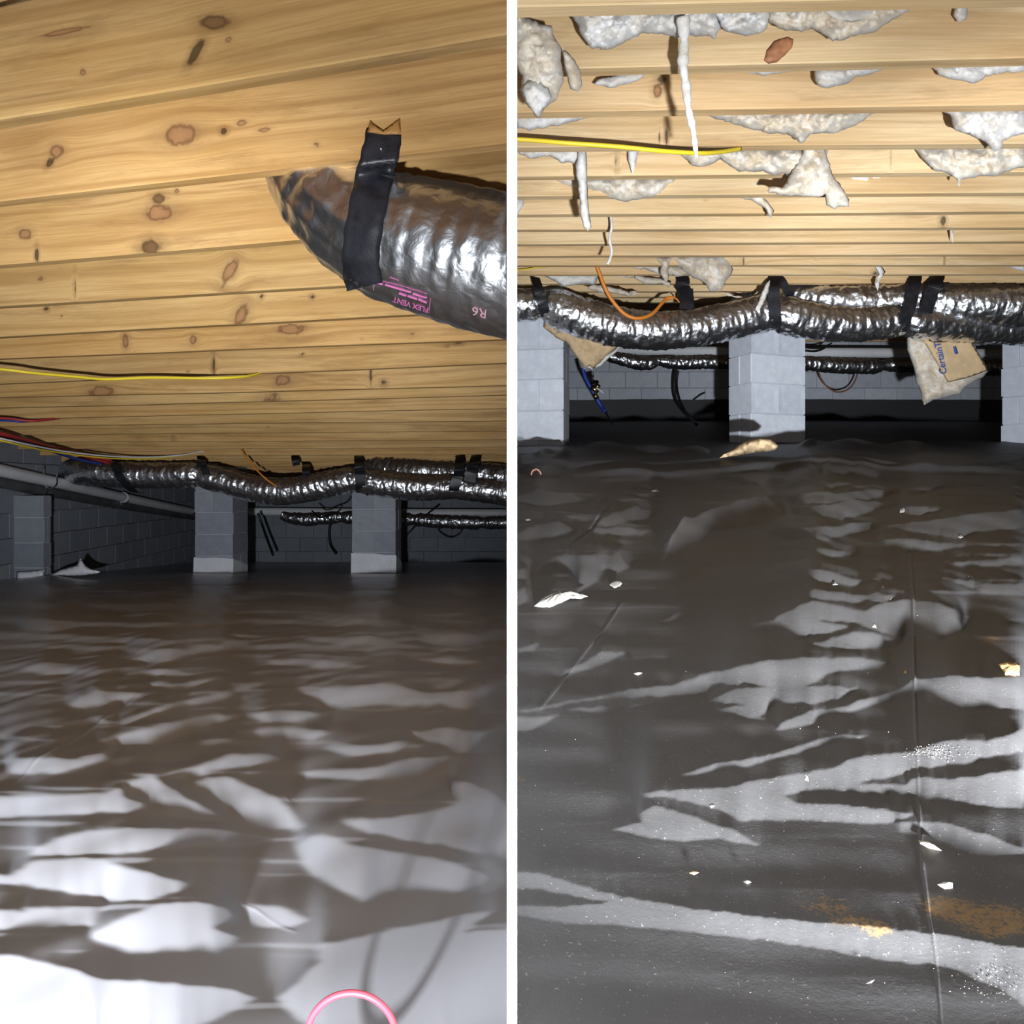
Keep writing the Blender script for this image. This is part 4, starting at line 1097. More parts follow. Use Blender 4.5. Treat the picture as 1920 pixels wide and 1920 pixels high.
strap([(573, 865, depth_on(LC, 874) - .01), (574, 878, 6.5), (574, 897, 6.47)], 0.068, 'loose black strap end hanging over the sag of the far duct', (1, 0, 0.05))

jr = depth_on(RC, 530)
DR = 4.55
strap([(1003, 520, jr - .02), (1009, 538, DR - .08), (1014, 556, DR - .105), (1019, 575, DR - .10), (1024, 594, DR - .04)], 0.062, 'twisted black strap pinching the duct beside the cut-off pale pier', (1, 0, -0.3))
strap([(1453, 518, jr - .02), (1450, 535, DR - .10), (1451, 560, DR - .115), (1453, 590, DR - .11), (1454, 612, DR - .05), (1455, 618, DR + .02)], 0.072, 'black strap dropping to the top of the bare pale pier')
strap([(1460, 519, jr - .015), (1468, 528, 4.62), (1476, 545, 4.62), (1484, 556, 4.66)], 0.045, 'black strap tail bent back over the bare pier, behind its main strap', (1, 0, 0.5))
strap([(1717, 515, jr - .02), (1714, 532, DR - .06), (1709, 560, DR - .09), (1700, 592, DR - .105), (1691, 622, DR - .06)], 0.072, 'black strap slanting down over both ducts to the fallen batt', (1, 0, 0.2))
strap([(1759, 515, jr - .02), (1752, 532, DR - .10), (1744, 556, DR - .12), (1735, 586, DR - .105)], 0.086, 'wider black strap round the fat upper duct, right of the long slanting one', (1, 0, 0.25))
lo = strap([(1279, 519, jr - .02), (1281, 528, 4.60), (1279, 537, 4.59), (1284, 545, 4.57)], 0.078, 'folded black strap stub above the orange wire end', (1, 0, 0.2))
strap([(1286, 541, 4.62), (1287, 555, 4.60), (1288, 567, 4.585), (1287, 580, 4.58)], 0.086, 'flat black strap end hanging in the gap behind the sag of the duct', (1, 0, 0.0))

# ------------------------------------------------------------------ pipes
def pipe(pts, r, mat, name, label, cat='pipe', sides=20):
    p = catmull([P(*q) for q in pts], 10)
    v, f = sweep(p, r, sides)
    return tag(link_mesh(name, v, f, mat), label, cat)
wp = pipe([(-20, 877, 5.55), (19, 886, 5.8), (120, 908, 6.6), (210, 928, 7.6), (300, 947, 8.9), (362, 959, 10.2)], 0.047, M_PVC, 'drain_pipe', 'white drain pipe sloping down along the left block wall')
gp = pipe([(-20, 897, 5.75), (19, 907, 6.0), (120, 926, 6.8), (210, 943, 7.8), (300, 958, 9.1), (362, 968, 10.3)], 0.050, M_GREYPIPE, 'dark_pipe', 'dark grey pipe running just below the white one at left')
pipe([(362, 959, 10.35), (470, 959, 10.35), (700, 961, 10.35), (956, 962, 10.35)], 0.055, M_PVC, 'drain_pipe', 'white drain pipe level along the far wall behind the grey piers')
pipe([(1090, 655, 8.3), (1200, 657, 8.3), (1400, 660, 8.3), (1520, 661, 8.3), (1700, 662, 8.3), (1960, 664, 8.3)], 0.054, M_PVC, 'drain_pipe', 'white drain pipe level along the far wall, right of pale pier')
def collar(pxyz, axis, r, parent, name='coupling', mat=M_PVC, ln=0.05):
    c = P(*pxyz); a = Vector(axis).normalized()
    v, f = sweep([c - a * ln, c + a * ln], r, 20)
    return link_mesh(name, v, f, mat, parent)
collar((232, 933, 7.9), (0.2 * -1, 1, -.16), 0.054, wp)
def hanger(px, py, depth, r, zt, label):
    """strap loop under a pipe with its two legs to the joist"""
    c = P(px, py, depth); pts = []
    pts.append(c + Vector((-r - .004, 0, zt)))
    for k in range(9):
        a = math.pi + math.pi * k / 8
        pts.append(c + Vector(((r + .006) * math.cos(a), 0, (r + .006) * math.sin(a))))
    pts.append(c + Vector((r + .004, 0, zt * .5)))
    o = ribbon('pipe_hanger', pts, (0, 1, 0), 0.022, 0.003, M_NAIL, per=4)
    return tag(o, label, 'hanger')
hanger(94, 903, 6.33, 0.05, 0.13, 'metal pipe hanger round the white sloping pipe near the wall')
hanger(75, 918, 6.35, 0.052, 0.05, 'small metal hanger on the dark pipe, nearest of its two')
hanger(216, 944, 7.85, 0.053, 0.05, 'small metal hanger on the dark pipe, farther of its two')

# ------------------------------------------------------------------ cables
cable('yellow_cable', [(-30, 690, 3.35), (19, 694, 3.38), (60, 699, 3.42), (150, 707, 3.44), (200, 711, 3.44), (280, 708, 3.46), (380, 709, 3.48), (430, 708, 3.52), (465, 705, 3.60), (490, 699, 3.72)], 0.0068, M_YELLOW,
      'yellow cable slung under the golden joists at left')
cable('yellow_cable', [(962, 261, 2.06), (1000, 263, 2.06), (1060, 268, 2.05), (1160, 275, 2.05), (1240, 283, 2.06), (1310, 287, 2.10), (1350, 285, 2.16), (1388, 279, 2.24)], 0.0062, M_YELLOW,
      'yellow cable slung under the pale joists among insulation')
cable('red_pipe', [(-30, 783, 4.55), (19, 785, 4.6), (50, 789, 4.64), (80, 788, 4.7), (112, 784, 4.85)], 0.008, M_RED, 'thin red pipe hanging alone at left, above the bundle', 'pipe')
cable('blue_pipe', [(-30, 788, 4.62), (19, 789, 4.65), (40, 791, 4.68), (62, 789, 4.75)], 0.006, M_BLUE, 'thin blue pipe showing under the lone red one', 'pipe')
cable('red_pipe', [(-30, 806, 4.85), (19, 817, 5.0), (60, 828, 5.3), (110, 842, 5.7), (160, 856, 6.05), (205, 868, 6.28)], 0.013, M_RED, 'red pipe in the bundle, dropping to the far duct', 'pipe')
cable('red_pipe', [(-30, 814, 4.95), (19, 823, 5.1), (60, 833, 5.4), (120, 842, 5.75), (160, 852, 6.1), (210, 864, 6.3)], 0.010, M_RED, 'second red pipe of the bundle, lying under the first', 'pipe')
cable('blue_pipe', [(-30, 818, 4.9), (19, 826, 5.05), (60, 834, 5.3), (110, 850, 5.7), (150, 862, 6.0), (190, 870, 6.25)], 0.012, M_BLUE, 'blue pipe in the bundle, dropping to the far duct', 'pipe')
cable('white_cable', [(-30, 815, 4.8), (19, 826, 4.9), (60, 835, 5.1), (120, 846, 5.45), (200, 855, 5.8), (280, 857, 6.1), (340, 853, 6.3), (385, 845, 6.45)], 0.006, M_WHITEW, 'thin white cable curving beneath the red and blue bundle')
cable('yellow_cable', [(-30, 819, 4.8), (19, 830, 4.9), (60, 840, 5.1), (120, 850, 5.45), (200, 859, 5.8), (280, 860, 6.1), (335, 855, 6.3), (372, 848, 6.45)], 0.006, M_YELLOW, 'thin yellow cable curving beneath the red and blue bundle')
cable('orange_wire', [(452, 841, 6.30), (462, 858, 6.27), (480, 880, 6.24), (500, 899, 6.24), (519, 912, 6.30)], 0.007, M_ORANGE, 'orange wire dropping onto the far duct, golden joists')
ow = cable('orange_wire', [(1117, 494, 4.28), (1124, 512, 4.29), (1135, 541, 4.30), (1150, 566, 4.32), (1172, 589, 4.33), (1196, 597, 4.33), (1222, 589, 4.36), (1240, 570, 4.42), (1250, 560, 4.45), (1262, 558, 4.46)], 0.0105, M_ORANGE, 'orange wire looping over the dusty duct, pale joists')
cable('orange_wire', [(1262, 558, 4.46), (1268, 560, 4.46), (1274, 567, 4.46)], 0.004, M_ORANGE, parent=ow)
cable('yellow_cable', [(962, 507, 4.3), (985, 505, 4.3), (1010, 501, 4.32), (1042, 499, 4.4)], 0.004, M_YELLOW, 'thin yellow cable tip at the edge, above the twisted strap')
cable('black_cable', [(1267, 693, 8.6), (1264, 715, 8.6), (1266, 745, 8.6), (1278, 768, 8.5), (1293, 782, 8.3), (1306, 796, 8.0)], 0.016, M_BLACKW, 'thick black cable hanging to the plastic left of the bare pier')
cable('black_cable', [(1272, 695, 8.7), (1269, 720, 8.7), (1275, 750, 8.6), (1286, 772, 8.5)], 0.011, M_BLACKW, 'thinner black cable beside the thick hanging one')
cable('black_cable', [(1300, 750, 9.3), (1312, 741, 9.3), (1322, 736, 9.3)], 0.008, M_BLACKW, 'short black cable stub on the pale back wall')
cable('copper_wire', [(1535, 697, 8.6), (1540, 710, 8.6), (1552, 726, 8.6), (1570, 735, 8.6), (1590, 730, 8.6), (1602, 716, 8.6), (1608, 699, 8.6)], 0.009, M_BRONZE, 'copper coloured wire loop drooping on the back wall')
cable('black_cable', [(1510, 652, 8.0), (1530, 653, 8.0), (1545, 650, 8.0), (1560, 643, 8.0)], 0.008, M_BLACKW, 'black cable above the white pipe right of the bare pier')
cable('black_cable', [(1510, 658, 8.0), (1528, 659, 8.0), (1542, 655, 8.0), (1552, 648, 8.0)], 0.008, M_BLACKW, 'lower black cable before the white pipe right of the bare pier')
cable('black_cable', [(619, 982, 10.6), (617, 1000, 10.6), (620, 1022, 10.6), (630, 1038, 10.5)], 0.016, M_BLACKW, 'dark cable hanging on the dim far wall left of the second grey pier')
cable('black_cable', [(642, 947, 6.9), (640, 953, 6.9), (632, 960, 6.9), (620, 964, 7.0), (600, 970, 7.2), (585, 958, 7.4)], 0.008, M_BLACKW, 'thin cable drooping behind the far duct sag')
cable('black_cable', [(758, 1008, 10.4), (780, 985, 10.4), (800, 965, 10.2), (822, 948, 10.0)], 0.012, M_BLACKW, 'dark cable climbing across the dim far wall right of the grey piers')
cable('black_cable', [(818, 982, 10.6), (826, 998, 10.6), (845, 1007, 10.6), (862, 1000, 10.6), (870, 985, 10.6)], 0.009, M_BLACKW, 'dark cable loop on the dim far wall')
cable('dark_hose', [(484, 962, 9.0), (492, 985, 9.0), (500, 1008, 8.9), (512, 1040, 8.7)], 0.016, M_BLACKW, 'dark hose leaning by the dim far wall, right of the left pier', 'hose')

# blue hose with its brass valve
hv = cable('water_hose', [(1092, 690, 6.6), (1097, 706, 6.6), (1106, 724, 6.6), (1118, 746, 6.6), (1128, 763, 6.6), (1135, 772, 6.55)], 0.018, M_BLUE, 'blue hose with a brass valve by the cut-off pale pier', 'hose')
for (a, b, c_, d_) in ((1108, 725, 1122, 735), (1114, 738, 1120, 748), (1117, 722, 1124, 727)):
    v, f = sweep([P(a, b, 6.57), P(c_, d_, 6.57)], 0.022, 10); link_mesh('brass_valve', v, f, M_BRASS, hv)
v, f = sweep([P(1118, 727, 6.54), P(1128, 734, 6.54), P(1132, 738, 6.54)], 0.009, 8); link_mesh('valve_handle', v, f, M_WHITEW, hv)
cable('hose_tail', [(1135, 772, 6.55), (1142, 784, 6.5), (1150, 795, 6.4)], 0.008, M_BLACKW, parent=hv)
pillow('hose_bracket', [(1108, 716), (1120, 712), (1123, 716), (1119, 724), (1112, 730), (1104, 724)], 6.62, 0.03, M_BLACKW, hv, jit=.6)

# ------------------------------------------------------------------ printing
def text_mesh(body, bold=False):
    cu = bpy.data.curves.new('print', 'FONT'); cu.body = body; cu.size = 1.0
    cu.resolution_u = 3
    if bold: cu.offset = 0.02
    o = bpy.data.objects.new('print', cu); COL.objects.link(o)
    bpy.context.view_layer.update()
    me = bpy.data.meshes.new_from_object(o.evaluated_get(bpy.context.evaluated_depsgraph_get()))
    V = np.array([v.co[:] for v in me.vertices]); Fc = [tuple(p.vertices) for p in me.polygons]
    bpy.data.objects.remove(o); bpy.data.curves.remove(cu); bpy.data.meshes.remove(me)
    return V, Fc

def lay(V, Fc, org, u, v, place, mat, name, parent):
    """text space -> pixel by org + x*u + y*v -> onto a surface by place(px, py)"""
    out = []
    for p in V:
        px = org[0] + p[0] * u[0] + p[1] * v[0]; py = org[1] + p[0] * u[1] + p[1] * v[1]
        q = place(px, py)
        out.append(q if q is not None else Vector((0, 50, -50)))
    fc = [f for f in Fc if all(out[i].y < 40 for i in f)]
    return link_mesh(name, out, fc, mat, parent, smooth=False)

def scaled(body, org, end, cap, place, mat, name, parent, flip=False, bold=False):
    """run the text from org to end (px); cap = capital height vector in px"""
    V, Fc = text_mesh(body, bold)
    wd = V[:, 0].max() - V[:, 0].min(); V[:, 0] -= V[:, 0].min()
    u = ((end[0] - org[0]) / wd, (end[1] - org[1]) / wd)
    v = (cap[0] / 0.70, cap[1] / 0.70)
    return lay(V, Fc, org, u, v, place, mat, name, parent)
on_duct = lambda x, y: cast(NB, x, y, 0.0025)
scaled('FLEX VENT', (803, 578), (737, 557), (-1.5, 9.0), on_duct, M_INK_PINK, 'lettering', near_duct, bold=True)
scaled('R6', (912, 582), (886, 575), (-2, 16.0), on_duct, M_INK_PALE, 'lettering', near_duct)
def bars(segs, th, name, mat=M_INK_PINK):
    verts = []; faces = []
    for (x0, y0, x1, y1) in segs:
        n = max(1, int(math.hypot(x1 - x0, y1 - y0) / 6)); d = np.array((x1 - x0, y1 - y0)) / math.hypot(x1 - x0, y1 - y0)
        nn = np.array((-d[1], d[0])) * th / 2
        base = len(verts); ok = True
        for k in range(n + 1):
            c = np.array((x0, y0)) + d * math.hypot(x1 - x0, y1 - y0) * k / n
            for s in (-1, 1):
                q = cast(NB, *(c + s * nn), 0.0025)
                if q is None: ok = False; q = Vector((0, 50, -50))
                verts.append(q)
        if ok:
            for k in range(n): faces.append((base + 2 * k, base + 2 * k + 2, base + 2 * k + 3, base + 2 * k + 1))
    if faces: link_mesh(name, verts, faces, mat, near_duct, smooth=False)
bars([(702, 524, 750, 535), (750, 535, 800, 551), (702, 524, 700, 545), (807, 560, 804, 588), (730, 520, 748, 526)], 0.9, 'print_frame')
fl = []
for x0, x1, y0 in ((706, 717, 530), (722, 770, 534), (774, 800, 551)):
    fl.append((x0, y0, x1, y0 + (x1 - x0) * .30))
bars(fl, 3.0, 'fine_print')
bars([(748, 550, 762, 555), (764, 555, 782, 561), (784, 561, 800, 568)], 3.6, 'fine_print')

# ------------------------------------------------------------------ torn insulation (right space)
J = lambda py: depth_on(RC, py)
def wool(poly, depth, thick, label, mat=M_WOOL, group='torn insulation', name='insulation_tuft', **kw):
    o = pillow(name, poly, depth, thick, mat, jit=kw.pop('jit', 3.0), step=kw.pop('step', 5.0), rough=kw.pop('rough', 0.5), **kw)
    return tag(o, label, 'insulation', group)
big = wool([(963, 12), (988, 33), (1008, 44), (1032, 48), (1050, 88), (1057, 150), (1046, 182), (1023, 204), (1010, 224), (1000, 214), (985, 192), (975, 168), (979, 142), (970, 126), (963, 118)],
           1.55, 0.06, 'big tan wool tuft hanging at the top corner beside the divider')
pillow('wool_flap', [(1053, 86), (1076, 110), (1088, 134), (1092, 160), (1083, 174), (1070, 166), (1060, 132)], 1.56, 0.025, M_WOOL, big, jit=1.5)
pillow('white_wool', [(978, 168), (990, 150), (1012, 155), (1030, 165), (1035, 182), (1022, 200), (1010, 214), (1000, 208), (986, 190)], 1.50, 0.03, M_WOOL_W, big, jit=2.0, rough=.8)
wool([(1040, 12), (1065, 22), (1082, 42), (1092, 70), (1110, 90), (1145, 94), (1160, 84), (1195, 70), (1210, 62), (1250, 66), (1275, 72), (1290, 66), (1340, 72), (1352, 54), (1340, 10), (1200, 0), (1060, 2)],
     1.60, 0.06, 'wide pale wool sheet along the top, left of the hanging cord', M_WOOL_W, jit=4)
wool([(1335, 6), (1345, 40), (1362, 60), (1395, 68), (1425, 62), (1438, 52), (1446, 20), (1440, 2)], 1.61, 0.05, 'rounded pale wool tuft at the top, right of the hanging cord', M_WOOL_W)
tc_ = wool([(1436, 2), (1440, 40), (1462, 54), (1492, 58), (1522, 56), (1545, 66), (1560, 76), (1582, 75), (1596, 68), (1640, 60), (1668, 42), (1690, 28), (1722, 10), (1726, -4)], 1.60, 0.05, 'pale wool tuft with the shade of a hollow painted on, top middle above the reddish knot')
pillow('painted_hollow_shade', [(1545, -6), (1548, 26), (1570, 40), (1596, 42), (1630, 34), (1648, 20), (1652, -6)], 1.555, 0.012, plain('shaded_wool', (0.56, 0.52, 0.46), 1.0, noise_amt=.15, bump_s=.5), tc_, jit=1.5, flat=True)  # grey pad painted as the shade inside a hollow
wool([(1790, 0), (1788, 30), (1798, 42), (1812, 36), (1818, 0)], 1.64, 0.02, 'small wool wisp at the top right corner', M_WOOL_W)
wool([(1112, 158), (1120, 147), (1150, 141), (1168, 134), (1205, 131), (1242, 130), (1210, 142), (1188, 156), (1150, 164), (1122, 162)], 1.90, 0.02, 'flat pale wool strip under the second joist, left of the cord', M_WOOL_W)
wool([(1385, 124), (1405, 136), (1432, 143), (1462, 136), (1500, 128), (1522, 118), (1450, 116)], 1.88, 0.025, 'thin wool edge just below the reddish knot', M_WOOL_W)
wool([(1528, 118), (1527, 150), (1535, 164), (1552, 166), (1582, 158), (1600, 148), (1652, 134), (1692, 118), (1600, 112)], 1.87, 0.04, 'white wool pocket under the second joist, right of the reddish knot', M_WOOL_W)
wool([(1738, 112), (1762, 142), (1790, 150), (1822, 156), (1838, 150), (1848, 142), (1880, 138), (1925, 134), (1925, 104), (1800, 106)], 1.87, 0.03, 'wool sheet under the second joist at the right edge', M_WOOL_W)
wool([(963, 205), (970, 240), (992, 245), (1012, 240), (1060, 233), (1102, 222), (1130, 206), (1040, 203)], 2.12, 0.03, 'grey white wool roll under the third joist, next to the divider', M_WOOL_W)
wool([(1290, 202), (1340, 221), (1390, 236), (1440, 250), (1480, 253), (1500, 268), (1508, 266), (1520, 252), (1570, 248), (1612, 230), (1655, 204), (1480, 196)], 2.08, 0.07, 'large sagging wool pocket under the third joist, right of the cord')
wool([(1748, 198), (1780, 216), (1790, 240), (1822, 256), (1850, 270), (1864, 286), (1876, 280), (1882, 262), (1925, 250), (1925, 194), (1800, 194)], 2.05, 0.06, 'bright wool mass under the third joist at the right edge', M_WOOL_W)
wool([(963, 278), (975, 291), (1000, 297), (1030, 294), (1056, 306), (1086, 306), (1092, 290), (1108, 274), (1000, 272)], 2.42, 0.03, 'grey wool fringe below the yellow cable, next to the divider', M_WOOL_W)
wool([(1084, 276), (1099, 276), (1101, 330), (1104, 400), (1108, 426), (1102, 433), (1094, 426), (1088, 400), (1083, 345), (1078, 310)], 2.38, 0.02, 'long white wool strand hanging below the yellow cable', M_WOOL_W, name='insulation_strand', jit=1.5, rough=.6)
wool([(1176, 278), (1199, 276), (1193, 305), (1186, 328), (1178, 302)], 2.46, 0.015, 'small wool wedge below the yellow cable, right of the long strand', M_WOOL_W, jit=1.2)
wool([(1264, 280), (1300, 309), (1318, 314), (1335, 306), (1352, 300), (1385, 321), (1430, 323), (1450, 331), (1470, 326), (1482, 334), (1510, 336), (1530, 330), (1545, 318), (1552, 274), (1400, 272)],
     2.44, 0.08, 'long tangled wool mass where the yellow cable ends')
wool([(1470, 352), (1480, 330), (1498, 300), (1508, 274), (1546, 274), (1562, 330), (1580, 355), (1592, 372), (1592, 386), (1566, 391), (1550, 382), (1548, 366), (1520, 369), (1472, 366), (1436, 362), (1444, 350)], 2.36, 0.07, 'two legged wool tuft bridging down over two joists', M_WOOL, jit=3)
pillow('white_wool', [(1548, 282), (1560, 282), (1570, 320), (1578, 350), (1574, 366), (1562, 352), (1550, 316)], 2.30, 0.02, M_WOOL_W, COL.objects['insulation_tuft.014'] if 'insulation_tuft.014' in COL.objects else None, jit=1.5) if False else None
wool([(1712, 276), (1735, 306), (1752, 320), (1780, 326), (1796, 336), (1800, 350), (1804, 336), (1840, 329), (1872, 331), (1882, 321), (1925, 314), (1925, 270), (1780, 268)], 2.42, 0.07, 'brownish wool mass at the right edge above the scraped joist')
wool([(1026, 328), (1050, 346), (1080, 356), (1120, 359), (1140, 371), (1166, 377), (1190, 375), (1222, 371), (1252, 354), (1282, 330), (1160, 324)], 2.78, 0.07, 'fat pale wool sausage under the fifth joist, left of middle')
wool([(1100, 366), (1130, 381), (1145, 388), (1182, 393), (1212, 386), (1242, 376), (1275, 366), (1180, 362)], 3.06, 0.03, 'thin brown wool lip beneath the fat pale sausage')
wool([(1336, 328), (1360, 346), (1380, 369), (1420, 381), (1438, 396), (1445, 412), (1450, 396), (1442, 381), (1434, 372), (1442, 364), (1482, 366), (1472, 344), (1462, 326), (1400, 324)], 2.80, 0.06, 'pointed wool tuft dripping left of the two legged one')
wool([(1585, 358), (1620, 366), (1660, 381), (1700, 378), (1722, 364), (1650, 354)], 3.06, 0.03, 'shallow grey wool bulge right of the two legged tuft', M_WOOL_W)
wool([(1700, 358), (1720, 380), (1745, 389), (1766, 391), (1800, 381), (1836, 370), (1846, 356), (1770, 354)], 3.04, 0.05, 'smooth grey wool bulge like a bowl, right side')
wool([(1585, 325), (1596, 340), (1630, 345), (1655, 336), (1664, 324), (1620, 320)], 2.74, 0.025, 'small grey wool pad between the two legged tuft and the scraped joist', M_WOOL_W)
wool([(1046, 428), (1064, 448), (1075, 456), (1086, 447), (1130, 444), (1170, 441), (1215, 443), (1270, 438), (1345, 428), (1200, 424)], 3.68, 0.03, 'long low wool strip at left, under the tip of the long strand')
cordw = cable('insulation_strand', [(1146, 372, 3.1), (1145, 400, 3.1), (1147, 425, 3.1), (1143, 448, 3.1), (1147, 470, 3.1), (1144, 485, 3.1), (1139, 496, 3.1)], 0.0058, M_WOOL_W, 'thin cord of wool hanging left of middle over several joists', 'insulation', group='torn insulation')
cl_ = wool([(1256, 478), (1272, 500), (1298, 520), (1322, 530), (1330, 546), (1350, 545), (1362, 527), (1373, 506), (1371, 490), (1356, 480), (1310, 476)], 4.12, 0.09, 'crumpled tan batt clump above the orange wire end')
pillow('wool_tail', [(1222, 482), (1240, 496), (1238, 515), (1248, 534), (1253, 520), (1256, 496), (1264, 480)], 4.10, 0.04, M_WOOL, cl_, jit=2)
wool([(1165, 496), (1208, 506), (1240, 516), (1282, 517), (1298, 508), (1270, 496), (1210, 492)], 4.34, 0.04, 'grey wool strip behind the crumpled tan clump', M_WOOL)
wool([(1008, 512), (1036, 528), (1058, 537), (1090, 534), (1118, 532), (1124, 512), (1060, 508)], 4.56, 0.05, 'pale wool tuft beside the twisted strap', M_WOOL_W)
wool([(1148, 516), (1190, 524), (1210, 534), (1240, 532), (1256, 541), (1258, 530), (1240, 522), (1180, 514)], 4.58, 0.03, 'ragged wool strip left of the folded strap stub')
wool([(1110, 530), (1160, 540), (1200, 552), (1180, 556), (1130, 548), (1100, 540)], 4.62, 0.03, 'low ragged wool shred right of the orange wire, above the duct')
wool([(1356, 548), (1380, 556), (1410, 556), (1428, 540), (1434, 530), (1426, 552), (1422, 560), (1395, 562), (1365, 556)], 4.72, 0.02, 'wool scrap along the dark gap left of the bare pier strap')
wool([(1416, 582), (1424, 560), (1434, 536), (1444, 526), (1442, 548), (1432, 570), (1422, 584)], 4.36, 0.01, 'pale torn shred against the strap over the bare pier', M_WOOL_W, jit=1.2)
wool([(1545, 424), (1560, 437), (1600, 441), (1640, 436), (1668, 424), (1600, 420)], 3.68, 0.03, 'grey wool strip under a joist, centre right, longer one')
wool([(1545, 454), (1580, 459), (1602, 464), (1622, 462), (1642, 454), (1600, 450)], 3.96, 0.02, 'grey wool strip under a joist, centre right, lower one')
wool([(1604, 394), (1618, 407), (1634, 394), (1618, 392)], 3.36, 0.015, 'tiny wool point under a joist, centre right', M_WOOL_W, jit=1)
wool([(1772, 396), (1789, 396), (1788, 430), (1786, 456), (1780, 432)], 3.36, 0.012, 'short grey wisp hanging at the right below the bowl shaped bulge', M_WOOL_W, name='insulation_strand', jit=1.2)
wool([(1640, 496), (1652, 498), (1660, 510), (1650, 525), (1646, 546), (1640, 531), (1648, 515)], 4.30, 0.012, 'grey shred hanging beside a joist hole above the fat duct', M_WOOL_W, jit=1)
wool([(1820, 493), (1845, 501), (1870, 496), (1900, 506), (1925, 510), (1925, 490), (1860, 488)], 4.28, 0.02, 'grey wool edge at the right edge above the fat duct', M_WOOL_W)
wool([(963, 368), (984, 372), (982, 388), (974, 402), (963, 404)], 3.02, 0.02, 'small white wool piece next to the divider, sixth joist', M_WOOL_W)
wool([(1002, 456), (1014, 468), (1040, 466), (1060, 470), (1080, 456), (1040, 452)], 3.95, 0.02, 'small grey wool scrap at left, two joists below the long low strip', M_WOOL_W)
wool([(1220, 399), (1250, 408), (1282, 404), (1300, 398), (1260, 395)], 3.36, 0.02, 'thin grey wool seam under a joist, centre left', M_WOOL_W)
v, f = None, None
sp_ = catmull([P(1280, 30, 1.50), P(1283, 75, 1.52), P(1281, 120, 1.53), P(1286, 160, 1.55), P(1291, 205, 1.56), P(1299, 240, 1.58), P(1303, 270, 1.6), P(1306, 293, 1.62)], 12)
tt = np.linspace(0, 1, len(sp_)); rad = 0.0115 * (1 - 0.62 * tt) * (1 + 0.18 * np.sin(tt * 31) + 0.1 * np.sin(tt * 77))
v, f = sweep(sp_, rad, 10)
tag(link_mesh('insulation_strand', v, f, M_WOOL_W), 'long white wool cord hanging from the top, thick above and thin below', 'insulation', 'torn insulation')

# ------------------------------------------------------------------ fallen batts and paper
bt = pillow('insulation_batt', [(1700, 626), (1735, 634), (1824, 640), (1838, 668), (1854, 696), (1844, 706), (1806, 729), (1800, 739), (1783, 742), (1767, 746), (1749, 751), (1734, 758), (1727, 747), (1724, 730), (1718, 713), (1711, 684), (1701, 656)],
            4.72, 0.10, M_WOOL, jit=2.0, fall=14, rough=0.30)
tag(bt, 'fallen batt with printed kraft facing hanging under the foil ducts at right', 'insulation')
KY = 4.575
kr_ = pillow('kraft_facing', [(1728, 632), (1752, 640), (1822, 641), (1838, 668), (1853, 694), (1815, 708), (1778, 717), (1762, 690), (1745, 660)], KY, 0.006, M_KRAFT, bt, jit=0.5, flat=True, rough=0.3)
on_kraft = lambda x, y: P(x, y, KY - 0.0105)
scaled('CertainT', (1775.5, 700), (1763.5, 640), (-12.5, 2.6), on_kraft, M_INK_BLUE, 'lettering', bt, bold=True)
pillow('blue_mark', [(1787, 650), (1792, 649), (1797, 662), (1794, 664), (1790, 663)], KY - 0.0105, 0.002, M_INK_BLUE, bt, step=3, jit=0.2, flat=True)
kp = pillow('kraft_paper', [(1020, 597), (1030, 594), (1053, 606), (1091, 622), (1128, 635), (1163, 646), (1150, 657), (1137, 668), (1124, 682), (1112, 692), (1105, 686), (1096, 692), (1091, 682), (1078, 665), (1063, 642), (1056, 640), (1043, 633), (1032, 624), (1020, 616)],
            4.78, 0.03, M_KRAFT, jit=1.0, rough=0.9, fall=10, nscale=0.06)
tag(kp, 'torn kraft paper with blue print slumped under the sagging duct', 'paper')
on_kp = lambda x, y: P(x, y, 4.70)
KB = bvh_of(kp)
on_kp = lambda x, y: cast(KB, x, y, 0.004)
scaled('C', (1052, 622), (1042, 627), (-5, -11), on_kp, M_INK_GREY, 'lettering', kp, bold=True)
scaled('e', (1045, 609), (1036, 614), (-5, -10), on_kp, M_INK_BLUE, 'lettering', kp, bold=True)
pl_ = pillow('wool_edge', [(1150, 657), (1164, 646), (1158, 658), (1142, 672), (1128, 685), (1112, 694), (1104, 690), (1095, 693), (1092, 686), (1104, 684), (1112, 687), (1124, 679), (1137, 665)], 4.79, 0.03, M_WOOL_W, kp, jit=1.0, step=3)

g = ground(1405, 856, True)
pp = pillow('paper_scrap', [(1348, 858), (1372, 844), (1385, 834), (1400, 826), (1420, 822), (1445, 822), (1461, 836), (1452, 845), (1425, 848), (1400, 851), (1372, 856)], g.y - 0.05, 0.08, M_KRAFT, jit=1.5, rough=0.8)
tag(pp, 'tan paper scrap lying at the foot of the bare pale pier', 'paper')

